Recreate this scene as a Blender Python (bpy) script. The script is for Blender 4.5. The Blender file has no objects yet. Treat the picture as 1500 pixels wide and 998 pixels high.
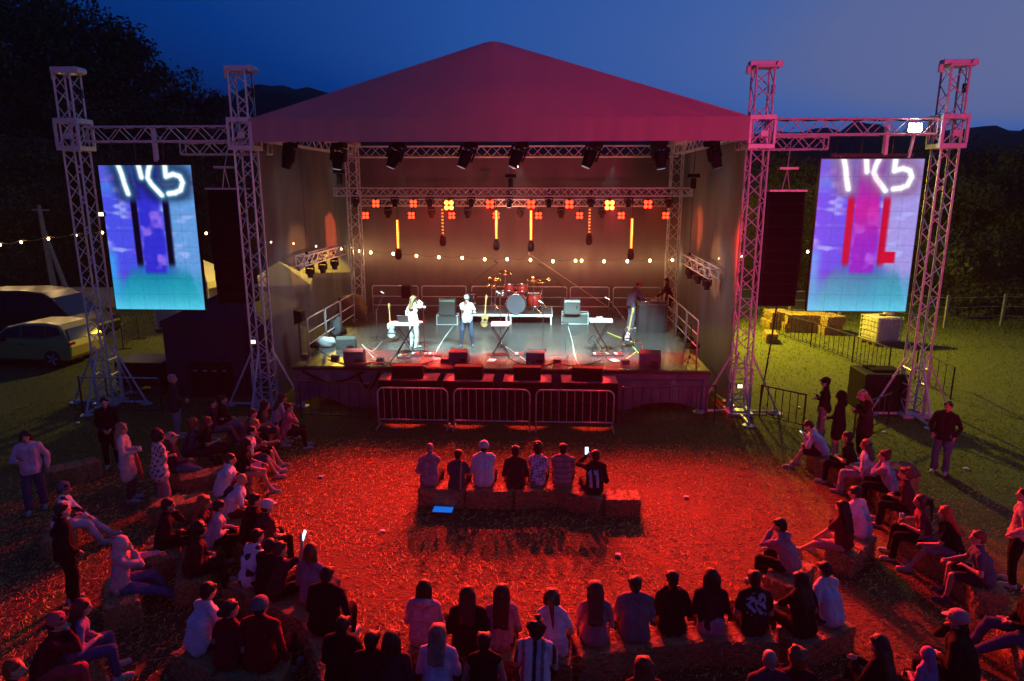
import bpy, bmesh, math, random
import numpy as np
from mathutils import Vector, Matrix
random.seed(7); rng = np.random.default_rng(7)
scn = bpy.context.scene; COL = scn.collection; R = math.radians
# ---------------------------------------------------------------- camera
PITCH, YAW, CAM = R(12.65), R(2.75), Vector((1.30, -18.93, 6.32))
cd = bpy.data.cameras.new('camera'); cam = bpy.data.objects.new('camera', cd); COL.objects.link(cam)
cam.location = CAM; cam.rotation_euler = (math.pi/2-PITCH, 0, YAW)
cd.sensor_width = 36; cd.lens = 24; cd.clip_end = 2000; cd.clip_start = .05; scn.camera = cam
# ---------------------------------------------------------------- dusk sky
w = bpy.data.worlds.new('World'); scn.world = w; w.use_nodes = True
nt = w.node_tree; nt.nodes.clear()
sky = nt.nodes.new('ShaderNodeTexSky'); sky.sky_type = 'NISHITA'; sky.sun_disc = False
sky.sun_elevation = R(-4.0); sky.sun_rotation = R(68); sky.air_density = 1.0; sky.dust_density = .6; sky.ozone_density = 3.0
bg = nt.nodes.new('ShaderNodeBackground'); bg.inputs['Strength'].default_value = .15
wo = nt.nodes.new('ShaderNodeOutputWorld'); sp_ = nt.nodes.new('ShaderNodeSeparateColor'); ml = nt.nodes.new('ShaderNodeMath'); ml.operation = 'MULTIPLY'; ml.inputs[1].default_value = 7.2
rp = nt.nodes.new('ShaderNodeValToRGB'); sc_ = nt.nodes.new('ShaderNodeVectorMath'); sc_.operation = 'SCALE'; sc_.inputs['Scale'].default_value = 1/.15
els = rp.color_ramp.elements        # how the dusk air colours the Nishita brightness: deep blue away from the afterglow, pale grey-blue beside it
for i, (p, c) in enumerate(((.0, (.0002,.006,.04)), (.085, (.0003,.015,.105)), (.148, (.0008,.034,.21)), (.256, (.018,.082,.34)), (.44, (.055,.120,.37)), (.536, (.098,.135,.32)), (.8, (.13,.16,.33)))):
    e = els[i] if i < 2 else els.new(p); e.position = p; e.color = (*c, 1)
for l in ((sky.outputs[0], sp_.inputs[0]), (sp_.outputs[2], ml.inputs[0]), (ml.outputs[0], rp.inputs[0]), (rp.outputs[0], sc_.inputs[0]), (sc_.outputs[0], bg.inputs['Color']), (bg.outputs[0], wo.inputs['Surface'])): nt.links.new(*l)
sd = bpy.data.lights.new('afterglow_sun', 'SUN'); sd.energy = .012; sd.angle = R(40); sd.color = (1, .75, .7)
so = bpy.data.objects.new('afterglow_sun', sd); COL.objects.link(so); so.rotation_euler = (R(80), 0, R(180-68))
vs = scn.view_settings; vs.view_transform = 'Standard'; vs.look = 'None'; vs.exposure = 0; vs.gamma = 1
cy = scn.cycles; cy.use_denoising = True; cy.max_bounces = 5; cy.diffuse_bounces = 2; cy.glossy_bounces = 3; cy.transparent_max_bounces = 12
cy.sample_clamp_indirect = 3; cy.caustics_reflective = False; cy.caustics_refractive = False; cy.use_light_tree = True
# ---------------------------------------------------------------- helpers
def basis():
    m = cam.rotation_euler.to_matrix(); return m @ Vector((1,0,0)), m @ Vector((0,1,0)), m @ Vector((0,0,-1))
_r, _u, _f = basis()
def ray(x, y): return (x-750)/1000*_r - (y-499)/1000*_u + _f
def atZ(x, y, z=0):
    d = ray(x, y); return CAM + d*((z-CAM.z)/d.z)
def atY(x, y, Y):
    d = ray(x, y); return CAM + d*((Y-CAM.y)/d.y)
def V(*a): return Vector(a)
class MB:
    def __init__(s): s.v = []; s.f = []
    def add(s, v, f):
        o = len(s.v); s.v += [tuple(x) for x in v]; s.f += [tuple(i+o for i in q) for q in f]; return s
    def box(s, c, d, rz=0, M=None):
        x, y, z = d[0]/2, d[1]/2, d[2]/2
        P = [V(a, b, e) for e in (-z, z) for a, b in ((-x,-y),(x,-y),(x,y),(-x,y))]
        M = M or Matrix.Rotation(rz, 3, 'Z'); c = V(*c)
        return s.add([M @ p + c for p in P], [(3,2,1,0),(4,5,6,7),(0,1,5,4),(1,2,6,5),(2,3,7,6),(3,0,4,7)])
    def bar(s, p, q, r, n=6, r2=None):
        p, q = V(*p), V(*q); r2 = r if r2 is None else r2; d = (q-p)
        if d.length < 1e-6: return s
        a = d.orthogonal().normalized(); b = d.normalized().cross(a)
        A = [p+(a*math.cos(t)+b*math.sin(t))*r for t in [2*math.pi*(k+.5)/n for k in range(n)]]
        B = [q+(a*math.cos(t)+b*math.sin(t))*r2 for t in [2*math.pi*(k+.5)/n for k in range(n)]]
        return s.add(A+B, [(k, (k+1) % n, n+(k+1) % n, n+k) for k in range(n)]+[tuple(range(n-1, -1, -1)), tuple(range(n, 2*n))])
    def tube(s, pts, r, n=6):
        pts = [V(*p) for p in pts]; rings = []; a = None
        for i, p in enumerate(pts):
            d = (pts[min(i+1, len(pts)-1)]-pts[max(i-1, 0)]).normalized()
            a = d.orthogonal() if a is None else a-d*a.dot(d)
            if a.length < 1e-5: a = d.orthogonal()
            a.normalize(); b = d.cross(a); rr = r[i] if isinstance(r, (list, tuple)) else r
            rings.append([p+(a*math.cos(t)+b*math.sin(t))*rr for t in [2*math.pi*k/n for k in range(n)]])
        f = [(i*n+k, i*n+(k+1) % n, (i+1)*n+(k+1) % n, (i+1)*n+k) for i in range(len(pts)-1) for k in range(n)]
        f += [tuple(range(n-1, -1, -1)), tuple(range((len(pts)-1)*n, len(pts)*n))]
        return s.add([v for g in rings for v in g], f)
    def lathe(s, prof, c, axis=(0,0,1), n=14):
        c = V(*c); ax = V(*axis).normalized(); a = ax.orthogonal().normalized(); b = ax.cross(a)
        v = [c+ax*h+(a*math.cos(t)+b*math.sin(t))*max(r, 1e-4) for r, h in prof for t in [2*math.pi*k/n for k in range(n)]]
        m = len(prof)
        f = [(i*n+k, i*n+(k+1) % n, (i+1)*n+(k+1) % n, (i+1)*n+k) for i in range(m-1) for k in range(n)]
        f += [tuple(range(n-1, -1, -1)), tuple(range((m-1)*n, m*n))]
        return s.add(v, f)
    def prism(s, poly, d0, d1, M=None):          # polygon in local xz, from y=d0 to y=d1
        M = M or Matrix.Identity(4); n = len(poly)
        v = [M @ V(x, y, z) for y in (d0, d1) for x, z in poly]
        return s.add(v, [tuple(range(n)), tuple(range(2*n-1, n-1, -1))]+[((k+1) % n, k, n+k, n+(k+1) % n) for k in range(n)])
    def ball(s, c, r, n=10, M=None):
        c = V(*c); r = (r, r, r) if isinstance(r, (int, float)) else r; m = n//2; M = M or Matrix.Identity(3)
        v = [M @ V(r[0]*math.sin(a)*math.cos(t), r[1]*math.sin(a)*math.sin(t), r[2]*math.cos(a))+c
             for a in [math.pi*(i+.02*(i == 0)-.02*(i == m))/m for i in range(m+1)] for t in [2*math.pi*k/n for k in range(n)]]
        f = [(i*n+k, (i+1)*n+k, (i+1)*n+(k+1) % n, i*n+(k+1) % n) for i in range(m) for k in range(n)]
        f += [tuple(range(n)), tuple(range((m+1)*n-1, m*n-1, -1))]
        return s.add(v, f)
    def truss(s, p, q, w, r=.025, step=None, rd=.012, up=None):
        p, q = V(*p), V(*q); d = (q-p); L = d.length; d.normalize()
        a = V(*up) if up else (V(0,0,1) if abs(d.z) < .9 else V(1,0,0)); a = (a-d*a.dot(d)).normalized(); b = d.cross(a)
        C = [(a*x+b*y)*(w/2) for x, y in ((1,1),(1,-1),(-1,-1),(-1,1))]
        for c in C: s.bar(p+c, q+c, r, 6)
        n = max(1, round(L/(step or w)))
        for k in range(4):
            c0, c1 = C[k], C[(k+1) % 4]
            for i in range(n):
                A, B = p+d*L*i/n, p+d*L*(i+1)/n
                (s.bar(A+c0, B+c1, rd, 4) if i % 2 == 0 else s.bar(A+c1, B+c0, rd, 4))
            for e in (p, q): s.bar(e+c0, e+c1, r*.8, 4)
        return s
    def build(s, name, mat, parent=None, smooth=False, col=None, bevel=0):
        me = bpy.data.meshes.new(name); me.from_pydata(s.v, [], s.f); me.materials.append(mat)
        return obj(name, me, parent, smooth, col, bevel)
def obj(name, me, parent=None, smooth=False, col=None, bevel=0):
    if smooth: me.polygons.foreach_set('use_smooth', [True]*len(me.polygons))
    me.update(); o = bpy.data.objects.new(name, me); COL.objects.link(o)
    if parent: o.parent = parent
    if col: o.color = (*col, 1)
    if bevel:
        b = o.modifiers.new('edge', 'BEVEL'); b.width = bevel; b.segments = 2; b.limit_method = 'ANGLE'; b.angle_limit = R(40)
    return o
def thing(name, label, cat, loc=(0,0,0), rz=0, group=None):
    o = bpy.data.objects.new(name, None); COL.objects.link(o); o.location = loc; o.rotation_euler = (0, 0, rz); o.empty_display_size = .1
    return tag(o, label, cat, group)
def tag(o, label, cat, group=None):
    o['label'] = label; o['category'] = cat
    if group: o['group'] = group
    return o
def struct(o, kind='structure'): o['kind'] = kind; return o
def dup(root, loc, rz, label=None, group=None):
    r = root.copy(); COL.objects.link(r); r.location = loc; r.rotation_euler = (0, 0, rz)
    if label: r['label'] = label
    if group: r['group'] = group
    for ch in list(root.children):
        c = ch.copy(); COL.objects.link(c); c.parent = r
        for g in list(ch.children):
            e = g.copy(); COL.objects.link(e); e.parent = c
    return r
MATS = {}
def mat(name, col=(.5,.5,.5), rough=.6, metal=0, noise=None, bump=0, emit=None, es=1, objcol=False, spec=.5, alpha=1, scale3=None, col2=None):
    if name in MATS: return MATS[name]
    m = bpy.data.materials.new(name); m.use_nodes = True; MATS[name] = m; n = m.node_tree; b = n.nodes['Principled BSDF']; L = n.links
    b.inputs['Roughness'].default_value = rough; b.inputs['Metallic'].default_value = metal; b.inputs['Specular IOR Level'].default_value = spec
    b.inputs['Base Color'].default_value = (*col, 1)
    src = None
    if objcol: src = n.nodes.new('ShaderNodeObjectInfo').outputs['Color']
    if noise:
        tc = n.nodes.new('ShaderNodeTexCoord'); nz = n.nodes.new('ShaderNodeTexNoise'); nz.inputs['Scale'].default_value = noise[0]; nz.inputs['Detail'].default_value = 6
        vec = tc.outputs['Object']
        if scale3:
            mp = n.nodes.new('ShaderNodeMapping'); mp.inputs['Scale'].default_value = scale3; L.new(vec, mp.inputs['Vector']); vec = mp.outputs[0]
        L.new(vec, nz.inputs['Vector'])
        mr = n.nodes.new('ShaderNodeMapRange'); mr.inputs['From Min'].default_value = .3; mr.inputs['From Max'].default_value = .7; L.new(nz.outputs['Fac'], mr.inputs['Value'])
        mx = n.nodes.new('ShaderNodeMix'); mx.data_type = 'RGBA'; L.new(mr.outputs[0], mx.inputs['Factor'])
        if col2: mx.inputs['A'].default_value = (*col, 1); mx.inputs['B'].default_value = (*col2, 1)
        else:
            mx.blend_type = 'MULTIPLY'; k = 1-noise[1]; mx.inputs['B'].default_value = (k, k, k, 1); mx.inputs['A'].default_value = (*col, 1)
            if src: L.new(src, mx.inputs['A'])
        src = mx.outputs['Result']
        if bump:
            bp = n.nodes.new('ShaderNodeBump'); bp.inputs['Strength'].default_value = bump; bp.inputs['Distance'].default_value = .02
            L.new(nz.outputs['Fac'], bp.inputs['Height']); L.new(bp.outputs[0], b.inputs['Normal'])
    if src: L.new(src, b.inputs['Base Color'])
    if emit: b.inputs['Emission Color'].default_value = (*emit, 1); b.inputs['Emission Strength'].default_value = es
    if alpha < 1: b.inputs['Alpha'].default_value = alpha
    return m
def vcol_mat(name, emit=0, rough=.8):
    m = bpy.data.materials.new(name); m.use_nodes = True; n = m.node_tree; b = n.nodes['Principled BSDF']
    a = n.nodes.new('ShaderNodeAttribute'); a.attribute_name = 'paint'; b.inputs['Roughness'].default_value = rough
    if emit:
        b.inputs['Base Color'].default_value = (.01,.01,.01,1); n.links.new(a.outputs['Color'], b.inputs['Emission Color']); b.inputs['Emission Strength'].default_value = emit
    else: n.links.new(a.outputs['Color'], b.inputs['Base Color'])
    MATS[name] = m; return m
def lamp(kind, loc, aim=None, power=100, col=(1,1,1), size=.1, spot=40, blend=.5, parent=None):
    d = bpy.data.lights.new('lamp_light', kind); d.energy = power; d.color = col
    if kind == 'SPOT': d.spot_size = R(spot); d.spot_blend = blend
    if kind != 'AREA': d.shadow_soft_size = size
    else: d.size = size
    o = bpy.data.objects.new('lamp_light', d); COL.objects.link(o); o.location = loc
    if aim is not None: o.rotation_euler = (V(*aim)-V(*loc)).to_track_quat('-Z', 'Y').to_euler()
    return o
def soup(name, quads, m, parent=None, cols=None):     # many separate quads: (N,4,3) array
    q = np.asarray(quads, np.float32); N = len(q); me = bpy.data.meshes.new(name)
    me.vertices.add(N*4); me.vertices.foreach_set('co', q.reshape(-1)); me.loops.add(N*4); me.loops.foreach_set('vertex_index', np.arange(N*4, dtype=np.int32))
    me.polygons.add(N); me.polygons.foreach_set('loop_start', np.arange(0, N*4, 4, dtype=np.int32)); me.polygons.foreach_set('loop_total', np.full(N, 4, np.int32))
    me.update(calc_edges=True)
    if cols is not None:
        a = me.color_attributes.new('paint', 'FLOAT_COLOR', 'POINT'); c = np.ones((N, 4, 4), np.float32); c[:, :, :3] = np.asarray(cols)[:, None, :]
        a.data.foreach_set('color', c.reshape(-1))
    me.materials.append(m); return obj(name, me, parent)
alu = mat('aluminium', (.70,.67,.68), .42, .15, (6, .25)); black = mat('black_metal', (.018,.018,.02), .45, .3, (9, .4)); steel = mat('galvanised_steel', (.58,.57,.57), .45, .25, (8, .3))
blackcloth = mat('black_cloth', (.008,.008,.011), .95, 0, (5, .4), .3, spec=.08); blackpaint = mat('black_paint', (.012,.012,.014), .7, 0, (30, .4), .2, spec=.12)
# ---------------------------------------------------------------- lamps out of sight behind the audience: front-of-house floods
lamp('SPOT', (13, -27, 3.5), (8.6, 0, 8.4), 19000, (1, .065, .21), .5, 46, 1)
lamp('SPOT', (-5, -30, 4.0), (-6, 0, 8.6), 3000, (.95, .32, .55), .6, 40, 1)
# ---------------------------------------------------------------- ground, hills
gm = mat('grass_ground', (.05,.075,.006), .95, 0, (5, .5), .6, col2=(.08,.08,.010))
m = MB(); m.add([(-160,-45,0),(160,-45,0),(160,190,0),(-160,190,0)], [(0,1,2,3)]); struct(m.build('ground', gm))
sm = mat('trampled_straw', (.14,.075,.012), .95, 0, (14, .6), 1.0, col2=(.045,.022,.004), scale3=(1, 1.6, 1))
m = MB(); ring = []
for k in range(64):
    t = 2*math.pi*k/64; rr = 1+.05*math.sin(5*t)+.04*math.sin(9*t+1); ring.append((1.0+13.2*rr*math.cos(t), -11.6+8.6*rr*math.sin(t), .004))
m.add(ring, [tuple(range(64))]); struct(m.build('straw_ground', sm))
N = 200000; x = rng.uniform(-13, 14.5, N); y = rng.uniform(-19, -2.6, N)
k = (((x-1)/13.2)**2+((y+11.6)/8.8)**2 < 1.05+.25*rng.random(N)) & (np.sin(x*1.7+np.sin(y*1.3)*2)+np.sin(y*2.1+x)+.9*np.sin(x*4.1+y*.7)*np.sin(y*3.7-x)+rng.normal(0, 1.0, N) > -1.5)
x, y = x[k], y[k]; N = len(x); a = rng.uniform(0, np.pi, N); Ln = rng.uniform(.025, .095, N)*(.75+.25*(y > -12)); wd = rng.uniform(.002, .005, N); z = rng.uniform(.008, .03, N); tl = rng.normal(0, .16, N)
dx, dy = np.cos(a)*Ln/2, np.sin(a)*Ln/2; px_, py_ = -np.sin(a)*wd, np.cos(a)*wd; dz = np.abs(tl)*Ln/2
q = np.stack([np.stack([x-dx-px_, y-dy-py_, z], 1), np.stack([x+dx-px_, y+dy-py_, z+2*dz], 1), np.stack([x+dx+px_, y+dy+py_, z+2*dz+.004], 1), np.stack([x-dx+px_, y-dy+py_, z+.004], 1)], 1)
c = np.array([.70,.46,.09])*rng.uniform(.35, 1, (N, 1))**2*1.35; struct(soup('loose_straw', q, vcol_mat('straw_stalks'), None, c), 'stuff')
# grass tufts on the field
N = 120000; x = np.concatenate([rng.uniform(6, 34, N//2), rng.uniform(-30, -6.5, N//4), rng.uniform(-14, 16, N//4)]); y = np.concatenate([rng.uniform(-4, 18, N//2), rng.uniform(-5, 16, N//4), rng.uniform(-5.2, .2, N//4)])
N = len(x); keep = ((x-1)/13.4)**2+((y+11.6)/8.6)**2 > .9; keep &= ~((np.abs(x) < 6.3) & (y > -.4)); x, y = x[keep], y[keep]; N = len(x)
a = rng.uniform(0, 6.28, N); h = rng.uniform(.025, .06, N)+.10*(y > 11.5)*rng.random(N); wd = rng.uniform(.006, .014, N)*(1+np.maximum(y, 0)*.06); le = rng.normal(0, .5, (N, 2))*h[:, None]
bx, by = np.cos(a)*wd, np.sin(a)*wd
q = np.stack([np.stack([x-bx, y-by, 0*h], 1), np.stack([x+bx, y+by, 0*h], 1), np.stack([x+bx*.3+le[:, 0], y+by*.3+le[:, 1], h], 1), np.stack([x-bx*.3+le[:, 0], y-by*.3+le[:, 1], h], 1)], 1)
c = np.array([.14,.20,.012])*rng.uniform(.5, 1.4, (N, 1))*np.where(rng.random((N, 1)) < .25, np.array([[1.5, 1.05, .9]]), 1)
gbm = vcol_mat('grass_blades'); n_ = gbm.node_tree; tl_ = n_.nodes.new('ShaderNodeBsdfTranslucent'); ms_ = n_.nodes.new('ShaderNodeMixShader'); ms_.inputs[0].default_value = .5; at_ = [k for k in n_.nodes if k.type == 'ATTRIBUTE'][0]; ou_ = [k for k in n_.nodes if k.type == 'OUTPUT_MATERIAL'][0]
n_.links.new(at_.outputs['Color'], tl_.inputs['Color']); n_.links.new(n_.nodes['Principled BSDF'].outputs[0], ms_.inputs[1]); n_.links.new(tl_.outputs[0], ms_.inputs[2]); n_.links.new(ms_.outputs[0], ou_.inputs['Surface'])
struct(soup('grass', q, gbm, None, c), 'stuff')
wood = mat('wooded_hill', (.006,.008,.006), 1, 0, (.2, .5))
m = MB(); nx = 120; prof = []
for i in range(nx+1):
    X = -175+350*i/nx; ang = math.degrees(math.atan2(X, 130))
    H = 2*(17+9.5*math.exp(-((ang+25)/9)**2)+4*math.exp(-((ang+46)/12)**2)+1.2*math.exp(-((ang-33)/10)**2)+.35*math.sin(i*.4)+.3*math.sin(i*.9)+.2*math.sin(i*2.3))
    prof.append((X, H*.5))
for j, (yy, f) in enumerate(((75, 0), (95, .55), (112, .85), (125, 1), (150, .7), (180, 0))):
    m.v += [(X*(yy/125)*.85, yy, H*f-.3+(random.uniform(-.8, .8) if 0 < f else 0)) for X, H in prof]
m.f = [(j*(nx+1)+i, j*(nx+1)+i+1, (j+1)*(nx+1)+i+1, (j+1)*(nx+1)+i) for j in range(5) for i in range(nx)]
struct(m.build('hills', wood, None, True))
# ---------------------------------------------------------------- trees
leafm = vcol_mat('leaves', 0, .9); bark = mat('bark', (.05,.04,.03), .95, 0, (7, .5), .5)
def tree(loc, H, rad, nleaf, label, group, seed, leaf=.22, trunk=.25, low=.25, col=(.03,.04,.016), name='broadleaf_tree'):
    rs = np.random.default_rng(seed); t = thing(name, label, 'tree', loc, rs.uniform(0, 6), group)
    m = MB(); m.tube([(0,0,-.1),(.08,.05,H*.25),(-.05,.1,H*.5),(.05,0,H*.85)], [trunk, trunk*.75, trunk*.5, trunk*.12], 8)
    cl = []
    nb = max(14, int(22*rad/3))
    for i in range(nb):
        th = rs.uniform(0, 6.28); zz = H*(low+(.94-low)*(i+.5)/nb); env = rad*math.sin(math.pi*min(1, max(.12, (zz/H-low+.12)/(1.12-low))))**.7*rs.uniform(.5, 1.0)
        e = V(math.cos(th)*env, math.sin(th)*env, zz); b0 = V(0, 0, max(zz-env*.6, H*.15))
        m.tube([b0, (b0+e)/2+V(0, 0, .15), e], [trunk*.3, trunk*.16, trunk*.05], 5)
        cl.append((e, rad*rs.uniform(.26, .42)))
        for _ in range(3):
            dd = V(*rs.normal(0, rad*.2, 3)); dd.z = min(dd.z, H*.98-e.z-rad*.2); cl.append((e+dd, rad*rs.uniform(.16, .28)))
    m.build('trunk', bark, t)
    C = np.array([list(c[0]) for c in cl]); S = np.array([c[1] for c in cl]); id_ = rs.choice(len(C), nleaf, p=S**2/np.sum(S**2))
    d = rs.normal(0, 1, (nleaf, 3)); d /= np.linalg.norm(d, axis=1)[:, None]; P = C[id_]+d*(S[id_]*rs.random(nleaf)**.55)[:, None]*np.array([1, 1, .8]); P[:, 2] = np.maximum(P[:, 2], .3)
    u = rs.normal(0, 1, (nleaf, 3)); u /= np.linalg.norm(u, axis=1)[:, None]; vv = np.cross(u, rs.normal(0, 1, (nleaf, 3))); vv /= np.linalg.norm(vv, axis=1)[:, None]
    sz = leaf*rs.uniform(.5, 1.2, (nleaf, 1)); q = np.stack([P-u*sz*.5, P+vv*sz*.3, P+u*sz*.5, P-vv*sz*.3], 1)
    cc = np.array(col)*(rs.uniform(.6, 1.5, (len(C), 1))[id_])*rs.uniform(.7, 1.3, (nleaf, 1)); soup('crown', q, leafm, t, cc); return t
G = 'trees behind the field'
def T(px, Y, H, rad, n, lab, seed, **k): p = atY(px, 300, Y); return tree((p.x, Y, 0), H, rad, n, lab, G, seed, **k)
T(-30, 30, 20.5, 7.5, 30000, 'tallest dark tree filling the upper corner beyond the outer screen tower', 1, leaf=.36, trunk=.5, low=.1)
T(60, 34, 21.5, 6.5, 26000, 'tall dark broadleaf tree beside the corner tree, crown above the tower cap', 2, leaf=.36, trunk=.5, low=.1)
T(150, 30, 18.6, 6.0, 26000, 'dark broad tree rising behind the tower cap of the outer mast', 3, leaf=.34, trunk=.45, low=.1)
T(232, 33, 17.4, 4.6, 22000, 'dark tree at the edge of the clump with sky gaps in its crown', 4, leaf=.34, trunk=.4, low=.1)
T(90, 24, 9.5, 5.0, 18000, 'low dark tree behind the concrete pole', 5, leaf=.26, low=.05)
T(200, 25, 9.0, 4.6, 18000, 'low dark tree behind the purple and teal screen', 6, leaf=.26, low=.05)
T(300, 27, 10.2, 4.6, 18000, 'dark tree behind the gap between screen and roof tower', 7, leaf=.26, low=.05)
T(335, 36, 14.0, 3.0, 10000, 'narrow dark tree peeking beside the roof tower top', 8, leaf=.30, low=.1)
T(-40, 22, 9.0, 5.0, 20000, 'low dark tree behind the black van', 17, leaf=.26, low=.05)
T(1170, 26, 8.5, 4.4, 20000, 'dark bushy tree behind the hanging speaker array near the hay bales', 9, leaf=.26, low=.03, col=(.035,.045,.014))
T(1262, 27, 8.0, 4.2, 20000, 'dark tree behind the red and purple screen', 10, leaf=.26, low=.03, col=(.035,.045,.014))
T(1345, 26, 8.2, 4.2, 20000, 'dark tree behind the floodlight mast', 11, leaf=.26, low=.03, col=(.035,.045,.014))
T(1425, 17.5, 6.6, 3.2, 18000, 'faintly lit leafy tree behind the two fence posts', 12, leaf=.26, low=.03, col=(.045,.055,.016))  # paler leaf colour carries the faint light on this crown
T(1475, 25, 8.8, 4.8, 20000, 'tall dark tree behind the leafy lit tree near the field edge', 13, leaf=.26, low=.03)
T(1540, 19, 8.6, 4.0, 18000, 'dark tree at the far edge of the grass field', 14, leaf=.3, low=.03, col=(.035,.045,.014))
T(1310, 33, 8.6, 5.4, 14000, 'dark round treetop above the screen beam beside the floodlight', 15, leaf=.30, low=.1)
T(1215, 34, 8.4, 5.4, 14000, 'dark treetop behind the beam near the roof corner', 16, leaf=.30, low=.1)
T(1400, 35, 9.0, 5.6, 14000, 'dark treetop behind the pink outer mast', 18, leaf=.30, low=.1)
# ---------------------------------------------------------------- stage
stg = thing('stage', 'wide black stage with glossy plank deck and black cloth skirt', 'stage')
dm = mat('deck_ply', (.08,.076,.075), .27, 0, (2.5, .55), .05, scale3=(.6, 6, 1))
m = MB()
for i in range(6):
    for j in range(9): m.box((-5+2*i, .5+j, 1.235), (1.992, .992, .03))
m.build('deck', dm, stg)
m = MB()
for y in (.05, 8.95): m.box((0, y, 1.13), (12, .1, .17))
for x in (-5.95, 5.95): m.box((x, 4.5, 1.13), (.1, 8.78, .17))
for i in range(7):
    for j in range(4):
        if 0 < j: m.box((-5.9+11.8*i/6, .1+8.8*j/3, .52), (.08, .08, 1.04))
m.build('frame', black, stg)
def drape(p, q, z0, z1, amp, freq, seed, nu=90, nv=10, flare=0, hem=None):
    rs = random.Random(seed); p, q = V(*p), V(*q); d = (q-p); n = V(-d.y, d.x, 0).normalized(); ph = [rs.uniform(0, 6) for _ in range(4)]; L = d.length; mm = MB()
    for j in range(nv+1):
        v = j/nv
        for i in range(nu+1):
            u = i/nu; s_ = u*L*freq
            a = amp*(math.sin(s_*3+ph[0])+.6*math.sin(s_*7.1+ph[1]+v)+.4*math.sin(s_*1.3+ph[2]+2*v))*(.35+.65*v)
            zz = z1+(z0-z1)*v
            if hem: zz = z1+((hem(u))-z1)*v
            P = p+d*u+n*(a+flare*v); mm.v.append((P.x, P.y, zz))
    mm.f = [(j*(nu+1)+i, j*(nu+1)+i+1, (j+1)*(nu+1)+i+1, (j+1)*(nu+1)+i) for j in range(nv) for i in range(nu)]
    return mm
skm = mat('skirt_cloth', (.13,.15,.165), .85, 0, (3, .4), .3)
drape((-6,-.04,0), (6,-.04,0), .02, 1.2, .018, 1.3, 3, 160, 8, 0, lambda u: .03 if .13 < u < .8 else (.03+.28*max(0, math.sin((u/.13 if u < .13 else (1-u)/.2)*3.14)))).build('skirt', skm, stg, True)
m = MB()
for x0, x1, sag in ((-5.7,-3.9,.32), (-4.1,-3.45,.5)): m.tube([(x0+(x1-x0)*k/8, -.1, 1.12-sag*math.sin(math.pi*k/8)) for k in range(9)], .035, 6)
m.build('cloth_swag', blackcloth, stg, True)
m = MB(); m.box((0, -.055, 1.19), (12.02, .03, .09)); m.build('edge_trim', black, stg)
# roof
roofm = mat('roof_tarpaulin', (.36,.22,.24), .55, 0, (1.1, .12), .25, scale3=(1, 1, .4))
rf = thing('stage_roof', 'pitched pale tarpaulin roof over the stage with long front valance', 'stage roof')
m = MB(); nu, nv = 80, 14; zt = 8.1
def eave(u): return V(-6.55+13.1*u, -.32, zt)
for j in range(nv+1):
    v = j/nv
    for i in range(nu+1):
        u = i/nu; e = eave(u); r_ = V(-.12+.4*(u-.5), .3, 10.05); P = e.lerp(r_, v); sag = -.10*math.sin(math.pi*v)*math.sin(math.pi*u)
        P.y -= .30*(1-abs(2*u-1))*min(1, v*2.2)*(1-.55*v); P.z += sag; P.y -= .018*math.sin(u*57+2*math.sin(u*19))*math.exp(-7*v)+.022*math.sin(u*131+v*9)*math.exp(-6*v)*max(0, u-.55)*2; m.v.append(tuple(P))  # centre crease shaped so the two roof halves catch light differently
m.f = [(j*(nu+1)+i, j*(nu+1)+i+1, (j+1)*(nu+1)+i+1, (j+1)*(nu+1)+i) for j in range(nv) for i in range(nu)]
o = len(m.v); m.v += [(-6.55,-.32,zt), (-6.6,9.4,zt), (-.32,9.4,10.05), (-.32,.3,10.05), (6.55,-.32,zt), (6.6,9.4,zt), (.08,9.4,10.05), (.08,.3,10.05)]
m.f += [(o+1,o,o+3,o+2), (o+4,o+5,o+6,o+7), (o+2,o+3,o+7,o+6), (o+1,o+2,o+6,o+5)]
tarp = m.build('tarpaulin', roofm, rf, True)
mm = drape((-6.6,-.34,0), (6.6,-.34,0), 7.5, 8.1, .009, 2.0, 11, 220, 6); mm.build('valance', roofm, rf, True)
m = MB()
for x in (-6.3, 6.3): m.truss((x, .3, 7.72), (x, 8.0, 7.72), .34, .022)
m.truss((-6.3, 8.3, 7.66), (6.3, 8.3, 7.66), .4, .024); m.truss((-6.5, .05, 7.78), (6.5, .05, 7.78), .42, .026)
for x in (-6.2, 6.2): m.truss((x, .3, 7.95), (0, 4, 10.1), .3, .02)
m.build('roof_frame', alu, rf)
# gauze walls
def gauze(name, col, al):
    m = mat(name, col, .8, 0, (2.0, .25), .15, scale3=(1, 1, .3)); m.node_tree.nodes['Principled BSDF'].inputs['Alpha'].default_value = al; return m
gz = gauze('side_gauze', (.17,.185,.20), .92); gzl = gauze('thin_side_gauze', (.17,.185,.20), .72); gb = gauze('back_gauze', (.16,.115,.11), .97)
def curtain(p, q, z0, z1, amp, fr, seed, label, m_):
    c = thing('stage_curtain', label, 'curtain'); drape(p, q, z0, z1, amp, fr, seed, 110, 14).build('cloth', m_, c, True)
    m = MB(); p, q = V(*p), V(*q)
    for k in range(5):
        e = p.lerp(q, k/4); m.tube([(e.x, e.y, z1), (e.x, e.y, z1+.12)], .012, 5)
    m.tube([(p.x, p.y, z1+.02), (q.x, q.y, z1+.02)], .018, 5); m.build('hanging_rail', black, c); return c
curtain((-6.75,.35,0), (-6.7,9.0,0), .03, 7.55, .05, .9, 21, 'grey gauze side curtain behind the whitish roof tower with tents showing through', gzl)
curtain((6.7,9.0,0), (6.75,.35,0), .03, 7.55, .05, .9, 22, 'grey gauze side curtain beside the pink roof tower with long slanting folds', gz)
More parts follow.
